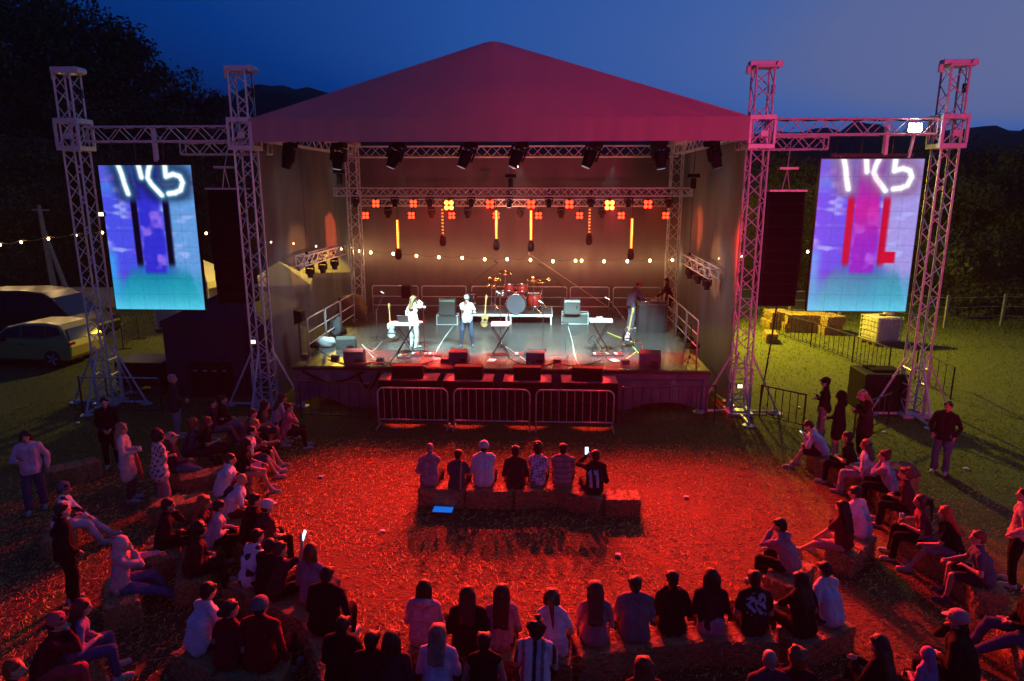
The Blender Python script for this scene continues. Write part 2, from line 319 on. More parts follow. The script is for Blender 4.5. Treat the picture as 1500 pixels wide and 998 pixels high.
curtain((-6.7,9.12,0), (6.7,9.12,0), .03, 7.6, .02, .6, 23, 'brown-lit gauze back curtain behind the drum kit and railings', gb)
# ---------------------------------------------------------------- towers and beams
def tower(x, y, label, H=9.47, sleeve=7.72, g='truss towers', plates=True):
    t = thing('truss_tower', label, 'truss tower', (x, y, 0), 0, g)
    m = MB(); m.truss((0,0,.12), (0,0,H-.15), .45, .03, .42, .016); m.build('mast', alu, t)
    m = MB(); m.box((0,0,H-.06), (.74,.26,.12)); m.box((0,0,H-.15), (.54,.54,.04)); m.bar((-.38,0,H-.1), (-.38,0,H-.3), .06, 8); m.bar((.36,-.2,H-.09), (.36,.2,H-.09), .09, 10); m.build('head_block', alu, t, bevel=.01)
    m = MB()
    for z in (sleeve-.36, sleeve+.36): 
        for a, b, c_, d_ in ((0,-.31,.68,.06), (0,.31,.68,.06), (-.31,0,.06,.56), (.31,0,.06,.56)): m.box((a, b, z), (c_, d_, .12))
    for a in (-.31, .31):
        for b in (-.31, .31): m.box((a, b, sleeve), (.07, .07, .60))
    for s in (-1, 1): m.bar((-.26,.31*s,sleeve-.28), (.26,.31*s,sleeve+.28), .022, 5); m.bar((.31*s,-.26,sleeve-.28), (.31*s,.26,sleeve+.28), .022, 5)
    m.box((.05,-.34,sleeve-.05), (.2,.03,.16)); m.build('sleeve_block', alu, t, bevel=.008)
    for a in (0, 1): m = MB(); m.bar(*(((-1.15,0,.07), (1.15,0,.07)) if a else ((0,-1.15,.075), (0,1.15,.075))), .04, 6); m.build('outrigger', steel, t)
    m = MB(); m.box((0,0,.06), (.7,.7,.08))
    for k in range(4): m.bar(((.25,.25,.1),(-.25,.25,.1),(-.25,-.25,.1),(.25,-.25,.1))[k], ((.25,.25,1.4),(-.25,.25,1.4),(-.25,-.25,1.4),(.25,-.25,1.4))[k], .036, 6)
    for z in (.5, .95, 1.4):
        for k in range(4): m.bar(*[((.25,.25,z),(-.25,.25,z),(-.25,-.25,z),(.25,-.25,z))[(k+e) % 4] for e in (0, 1)], .02, 4)
    m.build('base_frame', steel, t)
    for dx, dy in ((1,0),(-1,0),(0,1),(0,-1)):
        m = MB(); m.bar((.27*dx, .27*dy, 1.75), (1.1*dx, 1.1*dy, .1), .03, 6); m.build('brace', alu, t)
        m = MB(); m.lathe([(.17,0),(.17,.02),(.05,.03),(.03,.09)], (1.1*dx, 1.1*dy, .012)); m.build('foot_plate', steel, t)
    m = MB(); m.tube([(.3,.05,H-.2), (.3,.05,sleeve+.4)], .012, 5); m.box((.3,.05,(H+sleeve)/2+.2), (.07,.09,.22)); m.build('chain_hoist', black, t)
    return t
tower(-6.87, 0, 'whitish roof tower at the stage corner beside the dark blue booth'); tower(6.86, 0, 'pink-lit roof tower at the stage corner beside the hanging speakers')
tower(-11.63, 0, 'whitish outer tower carrying the purple and teal screen, near the cars'); tower(11.67, 0, 'pink-lit outer tower next to the red and purple screen and floodlight')
def backtower(x, label):
    t = thing('truss_tower', label, 'truss tower', (x, 8.35, 0), 0, 'truss towers'); m = MB(); m.truss((0,0,.1), (0,0,7.9), .42, .028, .42, .015); m.build('mast', alu, t)
    m = MB(); m.box((0,0,.05), (.7,.7,.08)); m.build('base_plate', steel, t); m = MB(); m.box((0,0,7.95), (.6,.6,.14)); m.build('head_block', alu, t)
backtower(-6.28, 'rear stage tower beside the rolled brown cloth'); backtower(6.32, 'rear stage tower behind the DJ desk')
def beam(p, q, w, label, step=None):
    p, q = V(*p), V(*q); t = thing('truss_beam', label, 'truss beam', p, 0, 'horizontal truss beams')
    m = MB(); m.truss((0,0,0), q-p, w, .026, step or w, .014); m.build('lattice', alu, t)
    d = (q-p).normalized(); m = MB()
    for e in (.0, .5, 1): m.box(V(0,0,0).lerp(q-p, e), (.03 if abs(d.x) > .5 else w+.05, w+.05 if abs(d.x) > .5 else .03, w+.05))
    m.v, m.f = [], []
    for e in (.02, .5, .98):
        c_ = V(0,0,0).lerp(q-p, e)
        for s_ in (-1, 1):
            for s2 in (-1, 1): m.ball(c_+V(0, s_*w/2, s2*w/2) if abs(d.x) > .5 else c_+V(s_*w/2, 0, s2*w/2), .042, 6)
    m.build('couplers', steel, t); m = MB(); d_ = q-p; m.tube([d_*(k/24)+V(0,0,w/2+.03-.07*abs(math.sin(k*.9))*(k % 24 > 0)) for k in range(25)], .016, 5); m.build('cable_loom', black, t, True); return t
beam((-11.25,0,7.73), (-7.25,0,7.73), .38, 'truss beam over the purple and teal screen'); beam((7.25,0,7.85), (11.3,0,7.85), .38, 'pink truss beam over the red and purple screen')
a = atY(268, 218, 1.0); beam((a.x,1.0,7.4), (-6.6,1.0,7.4), .32, 'short truss stub poking out beside the whitish roof tower'); a = atY(1210, 210, 1.0); beam((6.6,1.0,7.5), (a.x,1.0,7.5), .32, 'short truss stub above the speaker array by the pink roof tower')
beam((-6.0,5,6.16), (6.25,5,6.16), .26, 'long lighting truss across the stage, the higher one'); beam((-5.75,7,5.76), (5.75,7,5.76), .24, 'lower lighting truss hung behind the higher one')
def tilted(p, q, label):
    p, q = V(*p), V(*q); t = thing('tilted_truss', label, 'truss', p, 0, 'tilted side trusses'); m = MB(); m.truss((0,0,0), q-p, .30, .022, .3, .014); m.build('lattice', alu, t)
    for e in (.15, .85):
        m = MB(); c_ = (q-p)*e; m.bar(c_+V(0,0,.15), c_+V(0,0,7.5-p.z-c_.z), .008, 4); m.box(c_+V(0,0,.2), (.08,.08,.1)); m.build('hanging_cable', black, t); return p, q
TL = tilted(atY(440,383,1.8), atY(500,366,4.6), 'orange-lit tilted truss with three lamps by the grey side curtain near the tents'); TR = tilted(atY(1004,378,4.6), atY(1046,402,1.8), 'orange-lit tilted truss with three lamps above the DJ side railing')
# ---------------------------------------------------------------- LED screens
def seg(U, Vv, pts, asp=1.53):
    d = np.full(U.shape, 9.)
    for (a, b), (c, e) in zip(pts[:-1], pts[1:]):
        ax, ay, bx, by = a, b*asp, c, e*asp; px, py = U-ax, Vv*asp-ay; vx, vy = bx-ax, by-ay; t = np.clip((px*vx+py*vy)/(vx*vx+vy*vy), 0, 1)
        d = np.minimum(d, np.hypot(px-t*vx, py-t*vy))
    return d
def sst(a, b, x): t = np.clip((x-a)/(b-a), 0, 1); return t*t*(3-2*t)
def cell(U, Vv, su, sv, seed):
    rs = np.random.default_rng(seed); G = rs.random((64, 64)); x, y = U*su, Vv*sv; i, j = np.floor(x).astype(int) % 63, np.floor(y).astype(int) % 63; f, g = x-np.floor(x), y-np.floor(y); f, g = f*f*(3-2*f), g*g*(3-2*g)
    return (G[i, j]*(1-f)+G[i+1, j]*f)*(1-g)+(G[i, j+1]*(1-f)+G[i+1, j+1]*f)*g
def screen_img(U, Vv, redder):
    mix = lambda a, b, t: a*(1-t[..., None])+np.array(b)*t[..., None]
    C = np.zeros(U.shape+(3,))+np.array((72, 78, 225))
    C = mix(C, (95, 150, 215) if not redder else (150, 145, 220), sst(.60, .72, U))
    C = mix(C, (70, 140, 225), sst(.25, .1, Vv)*.8*sst(.75, .1, U))
    streak = cell(U, Vv, 5, 26, 3)*.6+cell(U, Vv, 14, 40, 4)*.4; C = mix(C, (165, 180, 245), sst(.52, .85, streak)*.75*(1-sst(.62, .72, Vv)))
    C = mix(C, (95, 60, 205), sst(.5, .85, cell(U, Vv, 3, 12, 5))*.6*(1-sst(.7, .8, U)))
    C = mix(C, (60, 150, 235), sst(.13, .02, U)*sst(.55, .63, Vv)*.9)
    mid = sst(.36, .40, U)*(1-sst(.60, .65, U+.02*np.sin(9*Vv)))
    C = mix(C, (45, 45, 200) if not redder else (140, 35, 185), mid*.9)
    C = mix(C, (150, 110, 235) if not redder else (165, 95, 225), mid*sst(.45, .75, cell(U, Vv, 18, 24, 6)*.5+cell(U, Vv, 9, 11, 7)*.5)*.8*sst(.25, .34, Vv))
    C = mix(C, (45, 40, 170) if not redder else (120, 40, 190), mid*sst(.68, .8, Vv)*.6)
    dark = sst(.22, .40, Vv)*0+(sst(.29, .31, U)*(1-sst(.36, .38, U))+sst(.64, .66, U)*(1-sst(.70, .74, U)))*(1-sst(.66, .72, Vv))*sst(.2, .27, Vv)
    C = mix(C, (6, 8, 30) if not redder else (185, 8, 45), np.clip(dark, 0, 1))
    tw = .22-.14*sst(.66, .95, Vv)
    C = mix(C, (12, 130, 150), sst(.62, .76, Vv-.06*np.abs(U-.5)*2)*sst(tw-.05, tw+.05, U)*(1-sst(.86, .9, U-.1*sst(.7, 1, Vv))*.8)*(.85 if not redder else .75)*(1-mid*sst(.76, .72, Vv)))
    if redder: C = mix(C, (195, 5, 45), (sst(.68, .69, U)*(1-sst(.82, .83, U))*sst(.595, .6, Vv)*(1-sst(.67, .675, Vv))))
    C = mix(C, (85, 200, 230), sst(.78, 1.02, Vv)*.95); C = mix(C, (35, 160, 185), sst(.72, .82, Vv)*(1-sst(.86, 1, Vv))*.5)
    T = [[(.21,-.02),(.245,.06),(.265,.13),(.29,.19)], [(.43,-.02),(.455,.08)], [(.57,-.02),(.535,.04),(.52,.085),(.56,.13),(.655,.2)], [(.72,-.02),(.72,.075),(.80,.06),(.87,.075),(.895,.115),(.865,.165),(.80,.185),(.73,.19)]]
    d = np.min([seg(U, Vv, t) for t in T], axis=0); near = (1-sst(.03, .2, d))*(1-sst(.2, .32, Vv))
    C = mix(C, (20, 30, 60) if not redder else (120, 90, 130), near*.85*(1-sst(.22, .3, Vv))); C = mix(C, (110, 200, 235) if not redder else (190, 190, 230), np.clip(np.exp(-(d/.042)**2), 0, 1)); C = mix(C, (255, 255, 252), 1-sst(.016, .034, d))
    if redder: C = mix(C, (205, 30, 130), mid*np.exp(-((Vv-.32)/.14)**2)*.6)
    C *= (1-.10*((U*6 % 1 < .03)|(Vv*9 % 1 < .03)))[..., None]
    C *= (.93+.07*cell(U, Vv, 50, 75, 9))[..., None]
    return (np.clip(C, 0, 255)/255)**2.2
scr = vcol_mat('screen_glow', 1.15, .35)
def screen(x0, x1, z0, z1, label, redder):
    xc, W, H = (x0+x1)/2, x1-x0, z1-z0; t = thing('led_screen', label, 'LED screen', (xc, -.1, z0))
    nu, nv = 120, 180; U, Vv = np.meshgrid(np.linspace(0, 1, nu+1), np.linspace(0, 1, nv+1)); C = screen_img(U, Vv, redder)
    me = bpy.data.meshes.new('display'); vs_ = [(-W/2+W*u, -.03, H*(1-v)) for v, u in zip(Vv.ravel(), U.ravel())]
    fs = [(j*(nu+1)+i, (j+1)*(nu+1)+i, (j+1)*(nu+1)+i+1, j*(nu+1)+i+1) for j in range(nv) for i in range(nu)]
    me.from_pydata(vs_, [], fs); a = me.color_attributes.new('paint', 'FLOAT_COLOR', 'POINT'); a.data.foreach_set('color', np.concatenate([C.reshape(-1, 3), np.ones(((nu+1)*(nv+1), 1))], 1).astype(np.float32).ravel())
    me.materials.append(scr); obj('display', me, t)
    m = MB(); m.box((0, .04, H/2), (W+.05, .12, H+.05)); m.box((0, .13, H/2), (W*.9, .06, H*.95)); m.build('cabinet', black, t)
    m = MB(); m.box((0, .06, H+.1), (W*.8, .08, .08))
    for k in (-.35, -.1, .2): m.bar((W*k, .06, H+.1), (W*k, .06, 7.55-z0), .02, 6)
    m.build('hanging_bar', black, t)
    m = MB(); m.bar((W*.12, .06, H+.1), (W*.12, .06, 7.9-z0), .07, 8); m.build('lifting_post', alu, t); return t
screen(-11.0, -8.39, 2.9, 6.91, 'tall screen glowing blue and purple with dark bars and teal base', False); screen(8.49, 11.12, 3.02, 7.04, 'tall screen glowing purple with red bars and magenta middle', True)
# ---------------------------------------------------------------- hanging speaker arrays
def array(xa, xb, Y, z0, z1, label):
    t = thing('speaker_array', label, 'speakers', ((xa+xb)/2, Y, z0), 0, 'hanging speaker arrays'); W = xb-xa; n = 10; h = (z1-z0)/n
    for k in range(n):
        m = MB(); m.box((0, .02*abs(k-n/2), h*(k+.5)), (W, .6, h-.004)); b = m.build('speaker_box', blackpaint, t, bevel=.01)
        m = MB(); m.box((0, -.305+.02*abs(k-n/2), h*(k+.5)), (W*.9, .02, h*.8)); m.build('grille', blackcloth, b)
    m = MB(); m.box((0, 0, z1-z0+.03), (W, .7, .05)); m.box((0, -.1, z1-z0+.62), (.5, .3, .06)); m.bar((-.1,-.1,z1-z0+.05), (0,-.1,z1-z0+.6), .014); m.bar((.1,-.1,z1-z0+.05), (0,-.1,z1-z0+.6), .014); m.bar((0,-.1,z1-z0+.6), (.1,.1,7.55-z0), .014)
    m.build('flying_frame', steel, t); m = MB(); m.tube([(W*.1,.1,0), (W*.05,.2,-1.2), (-W*.1,.2,-z0+.1)], .025, 5); m.build('cable', black, t)
a, b = atY(304, 292, .6), atY(345, 455, .6); array(-8.25, -7.25, .6, 3.0, 6.25, 'black speaker column hanging over the dark blue booth')
array(7.35, 8.35, .6, 3.05, 6.2, 'black speaker column hanging beside the pink roof tower')
# ---------------------------------------------------------------- stage lighting fixtures
glass = mat('dark_lens', (.02,.02,.025), .12, 0, None, 0, spec=.8)
hotw = mat('lens_white_hot', (.1,.1,.1), .3, emit=(.9,.93,1), es=9); dimw = mat('lens_dim', (.05,.05,.06), .2, emit=(.5,.55,.7), es=.35)
redhot = mat('led_red_hot', (.1,.02,.02), .3, emit=(1,.11,.015), es=18); redmid = mat('led_red', (.1,.02,.02), .3, emit=(1,.025,.008), es=8); amber = mat('led_amber', (.1,.05,.02), .3, emit=(1,.30,.035), es=6); amberlow = mat('led_amber_low', (.1,.05,.02), .3, emit=(1,.20,.03), es=1.8)
GH = {}
def moving_head(name, big, lens):
    k = 1 if big else .62; t = thing(name, 'x', 'stage light')
    m = MB(); m.box((0,0,-.07*k), (.36*k,.26*k,.14*k)); m.bar((0,0,0), (0,0,.14), .02); m.box((0,0,.12), (.1,.06,.06)); m.build('lamp_base', blackpaint, t, bevel=.01)
    m = MB(); m.box((0,0,-.165*k), (.40*k,.14*k,.05*k))
    for s in (-1, 1): m.box((.2*k*s,0,-.32*k), (.05*k,.14*k,.34*k))
    m.build('yoke', blackpaint, t, bevel=.008)
    M = Matrix.Rotation(R(-5), 3, 'X'); c = V(0,0,-.44*k); ax = M @ V(0,0,-1)
    m = MB(); m.lathe([(.06*k,-.2*k),(.15*k,-.17*k),(.165*k,-.02*k),(.15*k,.12*k),(.13*k,.22*k),(.14*k,.26*k)], c, ax, 14); h = m.build('lamp_head', blackpaint, t, True)
    m = MB(); m.lathe([(.12*k,.262*k),(.10*k,.275*k),(.03*k,.283*k)], c, ax, 14); m.build('lens', lens, h, True); return t
def ensure(key, *a):
    if key not in GH: GH[key] = (moving_head(*a), [0])
    return GH[key]
def place(key, loc, rz, label, group, *a):
    p, n = ensure(key, *a); n[0] += 1
    if n[0] == 1: p.location = loc; p.rotation_euler = (0,0,rz); p['label'] = label; p['group'] = group; return p
    return dup(p, loc, rz, label, group)
FG = 'large moving lights along the front roof truss'
near = ['nearest the whitish roof tower', 'second from the whitish roof tower', 'third from the whitish roof tower', 'just before the roof centre', 'just past the roof centre', 'third from the pink roof tower', 'second from the pink roof tower', 'nearest the pink roof tower']
for i, x in enumerate((425, 497, 585, 690, 765, 873, 965, 1043)):
    p = atY(x, 211, .05); o = place('fh', (p.x, .05, 7.50), [-.7,-.3,0,0,0,0,.3,.7][i], 'large black moving light under the roof valance, '+near[i], FG, 'moving_light', True, dimw)
    for c in o.children:
        if c.name.startswith(('lamp_head','yoke')) and i in (0, 1, 6, 7): c.rotation_euler = (0, R((22, 8, -8, -22)[(0,1,6,7).index(i)]), 0)
def par_light(name, emit):
    t = thing(name, 'x', 'stage light'); m = MB(); m.tube([(-.13,0,-.16),(-.13,0,0),(.13,0,0),(.13,0,-.16)], .014, 5); m.bar((0,0,0), (0,0,.12), .016); m.build('bracket', black, t)
    m = MB(); m.lathe([(.07,-.16),(.13,-.12),(.155,.0),(.155,.075),(.148,.08)], (0,0,-.17), (0,-1,0), 20); b = m.build('lamp_body', blackpaint, t, True); m = MB(); m.lathe([(.146,.072),(.13,.077),(.02,.079)], (0,0,-.17), (0,-1,0), 20); m.build('halo_lens', mat('red_halo', (.3,.02,.02), .25, emit=(1,.012,.006), es=1.6), b, True)  # red emission across the front stands in for the lamp's halo
    for a in (-1, 1):
        for c in (-1, 1): m = MB(); m.lathe([(.060,0),(.055,.012),(.018,.02)], (a*.064,-.081,-.17+c*.064), (0,-1,0), 10); m.build('led_cell', emit, b, True)
    return t
PR = {}
def par(loc, emit, label, group, key):
    if key not in PR: PR[key] = par_light('par_light', emit); o = PR[key]; o.location = loc; o['label'] = label; o['group'] = group; return o
    return dup(PR[key], loc, 0, label, group)
def nth(i): return ['first','second','third','fourth','fifth','sixth','seventh','eighth','ninth'][i]
UG, LG = 'red square lights on the higher truss', 'red square lights on the lower truss'
for i, (x, hot) in enumerate(((551,0),(606,0),(658,1),(718,0.5),(778,0.5),(834,0.5),(893,1),(949,0.5))):
    p = atY(x, 291, 4.9); o = par((p.x, 4.9, p.z), redhot if hot == 1 else redmid, ('brightest ' if hot == 1 else '')+'square red light, %s along the higher truss' % nth(i), UG, 'u%s' % (hot == 1)); o.scale = [(1.3 if hot == 1 else 1.12 if hot else 1)]*3
    if hot: lamp('SPOT', (p.x, 4.7, p.z-.2), (p.x*1.6, -16.5, 0), 24500 if hot == 1 else 13000, (1,.030,.018), .08, 47, .85)
for i, x in enumerate((536,603,662,727,789,849,910,975)):
    p = atY(x, 309, 6.9); par((p.x, 6.9, p.z), redmid, 'square red light, %s along the lower truss' % nth(i), LG, 'low')
    if i in (1, 6): lamp('SPOT', (p.x, 6.7, p.z-.2), (-p.x*1.4, -16, 0), 5200, (1,.03,.02), .08, 54, .6)
g1, g2 = 'dark moving lights under the higher truss', 'dark moving lights under the lower truss'
for i, x in enumerate((520,578,629,690,746,804,866,921,980)):
    p = atY(x, 286, 5); place('u', (p.x, 5.0, p.z+.02), 0, 'unlit round moving light, %s along the higher truss' % nth(i), g1, 'small_moving_light', False, glass)
for i, x in enumerate((568,632,685,763,822,882)):
    p = atY(x, 303, 7); place('l', (p.x, 7.0, p.z+.02), 0, 'unlit round moving light, %s along the lower truss' % nth(i), g2, 'small_moving_light', False, glass)
for i, (x, ya, yb, hi) in enumerate(((582,322,364,1),(648,305,344,0),(727,308,350,1),(778,308,352,1),(864,305,342,0),(926,320,364,1))):
    p, q = atY(x, ya, 6.0), atY(x, yb, 6.0); t = thing('led_drop_light', '%s amber light tube, %s from the tent side, dark lamp at its foot' % ('glowing' if hi else 'half-lit', nth(i)), 'light tube', (p.x, 6.0, q.z), 0, 'amber drop lights over the stage')
    Ln = p.z-q.z; m = MB(); m.bar((0,0,Ln), (0,0,5.98-q.z), .012, 5); m.bar((0,.02,-.02), (0,.02,Ln+.03), .035, 8); m.build('rod', black, t)
    if hi: m = MB(); m.bar((0,-.01,.0), (0,-.01,Ln), .05, 12); m.build('halo_tube', mat('amber_halo', (.3,.1,.02), .4, emit=(1,.13,.01), es=1.3), t, True)  # glowing orange sleeve added in place of the halo round the tube
    n = 10 if hi else 8; m = MB()
    if hi: m.bar((0,-.05,.02), (0,-.05,Ln*.98), .020, 8)
    for k in range(n): m.ball((0,-.05 if hi else -.034, Ln*(k+.5)/n), (.030,.026,.036) if hi else (.042,.036,.03), 8)
    m.build('led_strip', amber if hi else amberlow, t)
    m = MB(); m.box((0,0,-.08), (.16,.14,.12)); m.lathe([(.03,-.22),(.1,-.18),(.125,-.02),(.11,.12),(.06,.16)], (0,-.02,-.25), (0,-.5,-1), 12); m.build('lamp_head', blackpaint, t, True)
    lamp('POINT', (p.x, 5.88, (p.z+q.z)/2), None, 32 if hi else 9, (1,.32,.08), .15)
for (P, Q), nm in ((TL, 'near the tents'), (TR, 'above the side railing')):
    for k in range(3):
        c = P.lerp(Q, (.2,.5,.8)[k]); place('s', (c.x, c.y, c.z-.17), 0, 'round black lamp hung from the orange-lit tilted truss %s, %s' % (nm, ('lowest' if (P.z < Q.z) == (k == 0) and k != 1 else 'middle' if k == 1 else 'highest')), 'lamps under the tilted trusses', 'small_moving_light', False, dimw)
for x, y, Y, lab in ((748,262,6.2,'small dark blinder lamp above the middle of the higher truss'),(1016,262,4.8,'small dark blinder lamp at the truss end by the slanting curtain'),(497,256,4.8,'small dark blinder lamp at the truss end nearer the tents')):
    p = atY(x, y, Y); t = thing('blinder_lamp', lab, 'stage light', p); m = MB(); m.box((0,0,.1), (.4,.12,.12)); m.box((0,0,-.15), (.16,.18,.34)); m.build('lamp_body', blackpaint, t, bevel=.01)
    m = MB(); m.bar((0,0,.1), (0,0,7.5-p.z), .012, 5); m.build('hanging_cable', black, t)
# white key light, wash, red-orange side spots
for (x, aim, e, sz) in ((-2.6, (-2.8, 2.2, 2.0), 6000, 22), (-.7, (-1.2, 2.1, 2.0), 4600, 22), (.6, (.6, 3.6, 1.25), 7000, 54), (3.1, (3.0, 3.4, 1.25), 6000, 52), (-4.6, (-3.6, 3.0, 1.25), 4800, 50)):
    lamp('SPOT', (x, -.05, 6.9), aim, e, (.56,1,.98), .06, sz, .5)
lamp('SPOT', (0, 5, 6.0), (0, 5.0, 1.25), 2600, (.40,.95,1), .1, 100, .8)
for s in (-1, 1): lamp('SPOT', (2.2*s, -.05, 6.9), (1.5*s, 5.6, 1.4), 3000, (.62,1,.96), .06, 28, .9)
lamp('POINT', (0, 6.2, 5.2), None, 130, (1,.22,.14), .4)
def atX(x, y, X): d = ray(x, y); return CAM + d*((X-CAM.x)/d.x)
for x, y, X, src, e, sp, c in ((484,345,-6.7,(2.5,6.4,4.9),9000,11,(1,.10,.03)), (1022,335,6.7,(-2.5,5.45,5.1),8000,12,(1,.10,.03)), (1060,380,6.7,(-4,4.7,5.8),600,22,(1,.35,.2)), (420,400,-6.7,(4,4.7,5.8),600,22,(1,.35,.2)), (425,290,-6.7,(-4.5,.0,6.9),90,50,(.95,1,1)), (1045,290,6.7,(4.5,.0,6.9),90,50,(.95,1,1)), (440,470,-6.7,(-4.0,.2,6.9),260,50,(1,.95,.92)), (1040,470,6.7,(4.0,.2,6.9),260,50,(1,.95,.92))):
    lamp('SPOT', src, atX(x, y, X), e, c, .05, sp, .25 if sp < 12 else .9)
lamp('SPOT', (4.4,4.6,5.7), atZ(1000, 524, 1.25), 4200, (1,.03,.03), .06, 20, .9)
for x in (-4.0, -2.1, -.2, 1.8, 3.6): lamp('SPOT', (x, .9, 7.1), (x, 1.25, 1.25), 11000, (1,.04,.04), .05, 22, 1)  # red spots without fixtures, added to redden the deck front
for x in (-2.5, -.85, .85, 2.6): lamp('SPOT', (x, .9, 7.1), (x, -.72, 1.15), 13000, (1,.03,.03), .04, 11, .6)  # more spots without fixtures, added to redden the bass stack tops
for X, Y_, Z_ in ((-6.1,3.2,4.2), (6.2,3.2,3.9)): lamp('SPOT', (X*.02, 4.4, 4.6), (X, Y_, Z_), 1900, (1,.33,.10), .06, 20, .8)
# floodlight on the outer beam
p = atY(1341, 187, -.25); t = thing('floodlight', 'glaring white floodlight on the pink beam beside the outer mast', 'floodlight', p)
m = MB(); m.box((0,.06,0), (.36,.1,.24)); m.bar((.05,.1,-.1), (.02,.2,-.75), .045, 8); m.build('housing', steel, t, bevel=.01); m = MB(); m.box((0,.006,0), (.31,.02,.19)); m.build('lens', mat('flood_lens', (.1,.1,.1), .3, emit=(1,.97,.85), es=120), t)
lamp('SPOT', (p.x, p.y-.12, p.z), (p.x, p.y-9, -2), 90, (1,.97,.88), .1, 150, 1)
# small work lamps on the roof towers
for x, y, Y, lab in ((371,501,-.3,'small white work lamp on the whitish roof tower'),(1084,566,-.3,'small warm work lamp low on the pink roof tower'),(148,314,-.3,'small white lamp on the outer mast by the screen')):
    p = atY(x, y, Y); t = thing('work_lamp', lab, 'work lamp', p); m = MB(); m.box((0,.05,0), (.15,.08,.13)); m.build('housing', black, t); m = MB()
    for s in (-1, 1): m.box((.036*s,0,0), (.052,.03,.10))
    m.build('lens', mat('work_lens', (.1,.1,.1), .3, emit=(1,.85,.6), es=2), t)
# ---------------------------------------------------------------- festoon bulbs
bulbm = mat('bulb_glass', (.2,.15,.1), .3, emit=(1,.62,.24), es=22)
def festoon(pts, label, Y, power, r=.054):
    P = [atY(x, y, Y) for x, y in pts]; t = thing('string_lights', label, 'string lights', P[0], 0, 'strings of warm bulbs'); m = MB(); path = []
    for a, b in zip(P[:-1], P[1:]):
        for k in range(4): path.append(a.lerp(b, k/4)+V(0,0,.1-.10*math.sin(math.pi*k/4))-P[0])
    path.append(P[-1]+V(0,0,.1)-P[0]); m.tube(path, .009, 5); m.build('cable', black, t)
    for i, p in enumerate(P):
        b = MB(); b.ball(p-P[0], (r, r, r*1.2), 10); o = b.build('bulb', bulbm, t, True); b = MB(); b.bar(p-P[0]+V(0,0,.04), p-P[0]+V(0,0,.11), .02, 6); b.build('socket', black, o)
        if power: lamp('POINT', p+V(0,-.12,0), None, power, (1,.62,.26), .05)
festoon([(527,368),(543,370),(576,372),(610,375),(643,377),(677,378),(710,380),(743,380),(777,381),(810,383),(843,382),(852,382),(885,383),(919,383),(952,382),(985,381),(1020,379)], 'string of warm bulbs along the brown back curtain', 8.85, 9)
festoon([(397,355),(430,357),(463,361),(500,365)], 'short string of warm bulbs in front of the grey side curtain by the tents', 6.4, 0, .032)
festoon([(1053,379),(1086,376)], 'two warm bulbs on the side curtain above the pink roof tower foot', 4.4, 6, .032)
festoon([(-60,362),(0,359),(31,355),(71,350),(111,345),(150,341)], 'string of warm bulbs crossing the concrete pole above the cars', 11, 60, .05)
festoon([(302,342),(345,348)], 'warm bulbs between the teal screen and the roof tower', 11, 0, .05)
festoon([(1183,369),(1240,366)], 'warm bulb beside the red and purple screen', 11, 60, .05)
# yard lamps over the field behind (their light is what turns the grass yellow-green)
lamp('SPOT', (8.3, 12.5, 6.5), (13.5, 7, 0), 13000, (1,.76,.035), .2, 120, 1); lamp('SPOT', (-9, 14, 6.0), (-12, 7, 0), 3600, (1,.70,.05), .2, 120, 1)
lamp('SPOT', (9, 10.5, 5.5), (18, 21, 3), 2600, (1,.85,.12), .2, 90, 1)  # unseen spot added to light the dark trees past the field
lamp('SPOT', (-5.0, -.05, 1.0), (-5.0, -.9, 0), 7, (.75,1,.7), .05, 110, 1); lamp('SPOT', (5.0, -.05, 1.0), (5.0, -.7, 0), 3, (.8,1,.7), .05, 110, 1)
# ================================================================ equipment on and around the stage
ZD = 1.25
deskm = mat('desk_cloth', (.035,.036,.042), .85, 0, (3, .4), .3)
white = mat('white_plastic', (.72,.72,.70), .4); whitep = mat('white_metal', (.7,.71,.72), .35, .1); greyamp = mat('amp_cloth', (.10,.11,.11), .9, 0, (60, .3)); wedgem = mat('speaker_paint', (.09,.105,.108), .55, 0, (40, .3), .2)
redgear = mat('red_lacquer', (.5,.03,.02), .3); chrome = mat('chrome', (.8,.8,.82), .15, 1); skin_d = mat('drum_head', (.09,.095,.12), .5); brass = mat('cymbal_brass', (.75,.55,.25), .25, 1)
woodtan = mat('guitar_wood', (.48,.29,.10), .35, 0, (5, .3), 0, scale3=(1,1,8)); casem = mat('flight_case', (.05,.05,.055), .5); brownc = mat('brown_cover', (.26,.17,.09), .85, 0, (4, .4), .5)
def railing(p, q, label, group, h=1.1, bars=(.35, .72), mt=None, posts=True):
    p, q = V(*p), V(*q); t = thing('stage_railing', label, 'railing', p, 0, group); d = q-p; L = d.length; d.normalize(); r = .09; u = V(0,0,1)
    m = MB(); path = [V(0,0,0)+d*.03]+[d*(.03+r*(1-math.cos(a)))+u*(h-r+r*math.sin(a)) for a in (0,.5,1.05,1.57)]+[d*(L-.03-r*(1-math.sin(a)))+u*(h-r+r*math.cos(a)) for a in (0,.5,1.05,1.57)]+[d*(L-.03)]
    m.tube(path, .024, 6); m.build('frame', mt or alu, t, True)
    m = MB()
    for b in bars: m.bar(d*.03+u*b, d*(L-.03)+u*b, .018, 6)
    m.build('crossbars', mt or alu, t); return t
bx = [545, 614, 617, 684, 690, 758, 762, 831, 834, 893, 897, 968]
nm = ['by the rear tower and brown cloth', 'behind the green-topped amplifier', 'behind the amplifier stack', 'behind the drums', 'behind the grey amplifier', 'behind the DJ']
for i in range(6):
    a, b = atY(bx[2*i], 440, 8.45), atY(bx[2*i+1], 440, 8.45); railing((a.x,8.45,ZD), (b.x,8.45,ZD), 'metal railing across the stage back, '+nm[i], 'railings round the stage', 1.15)
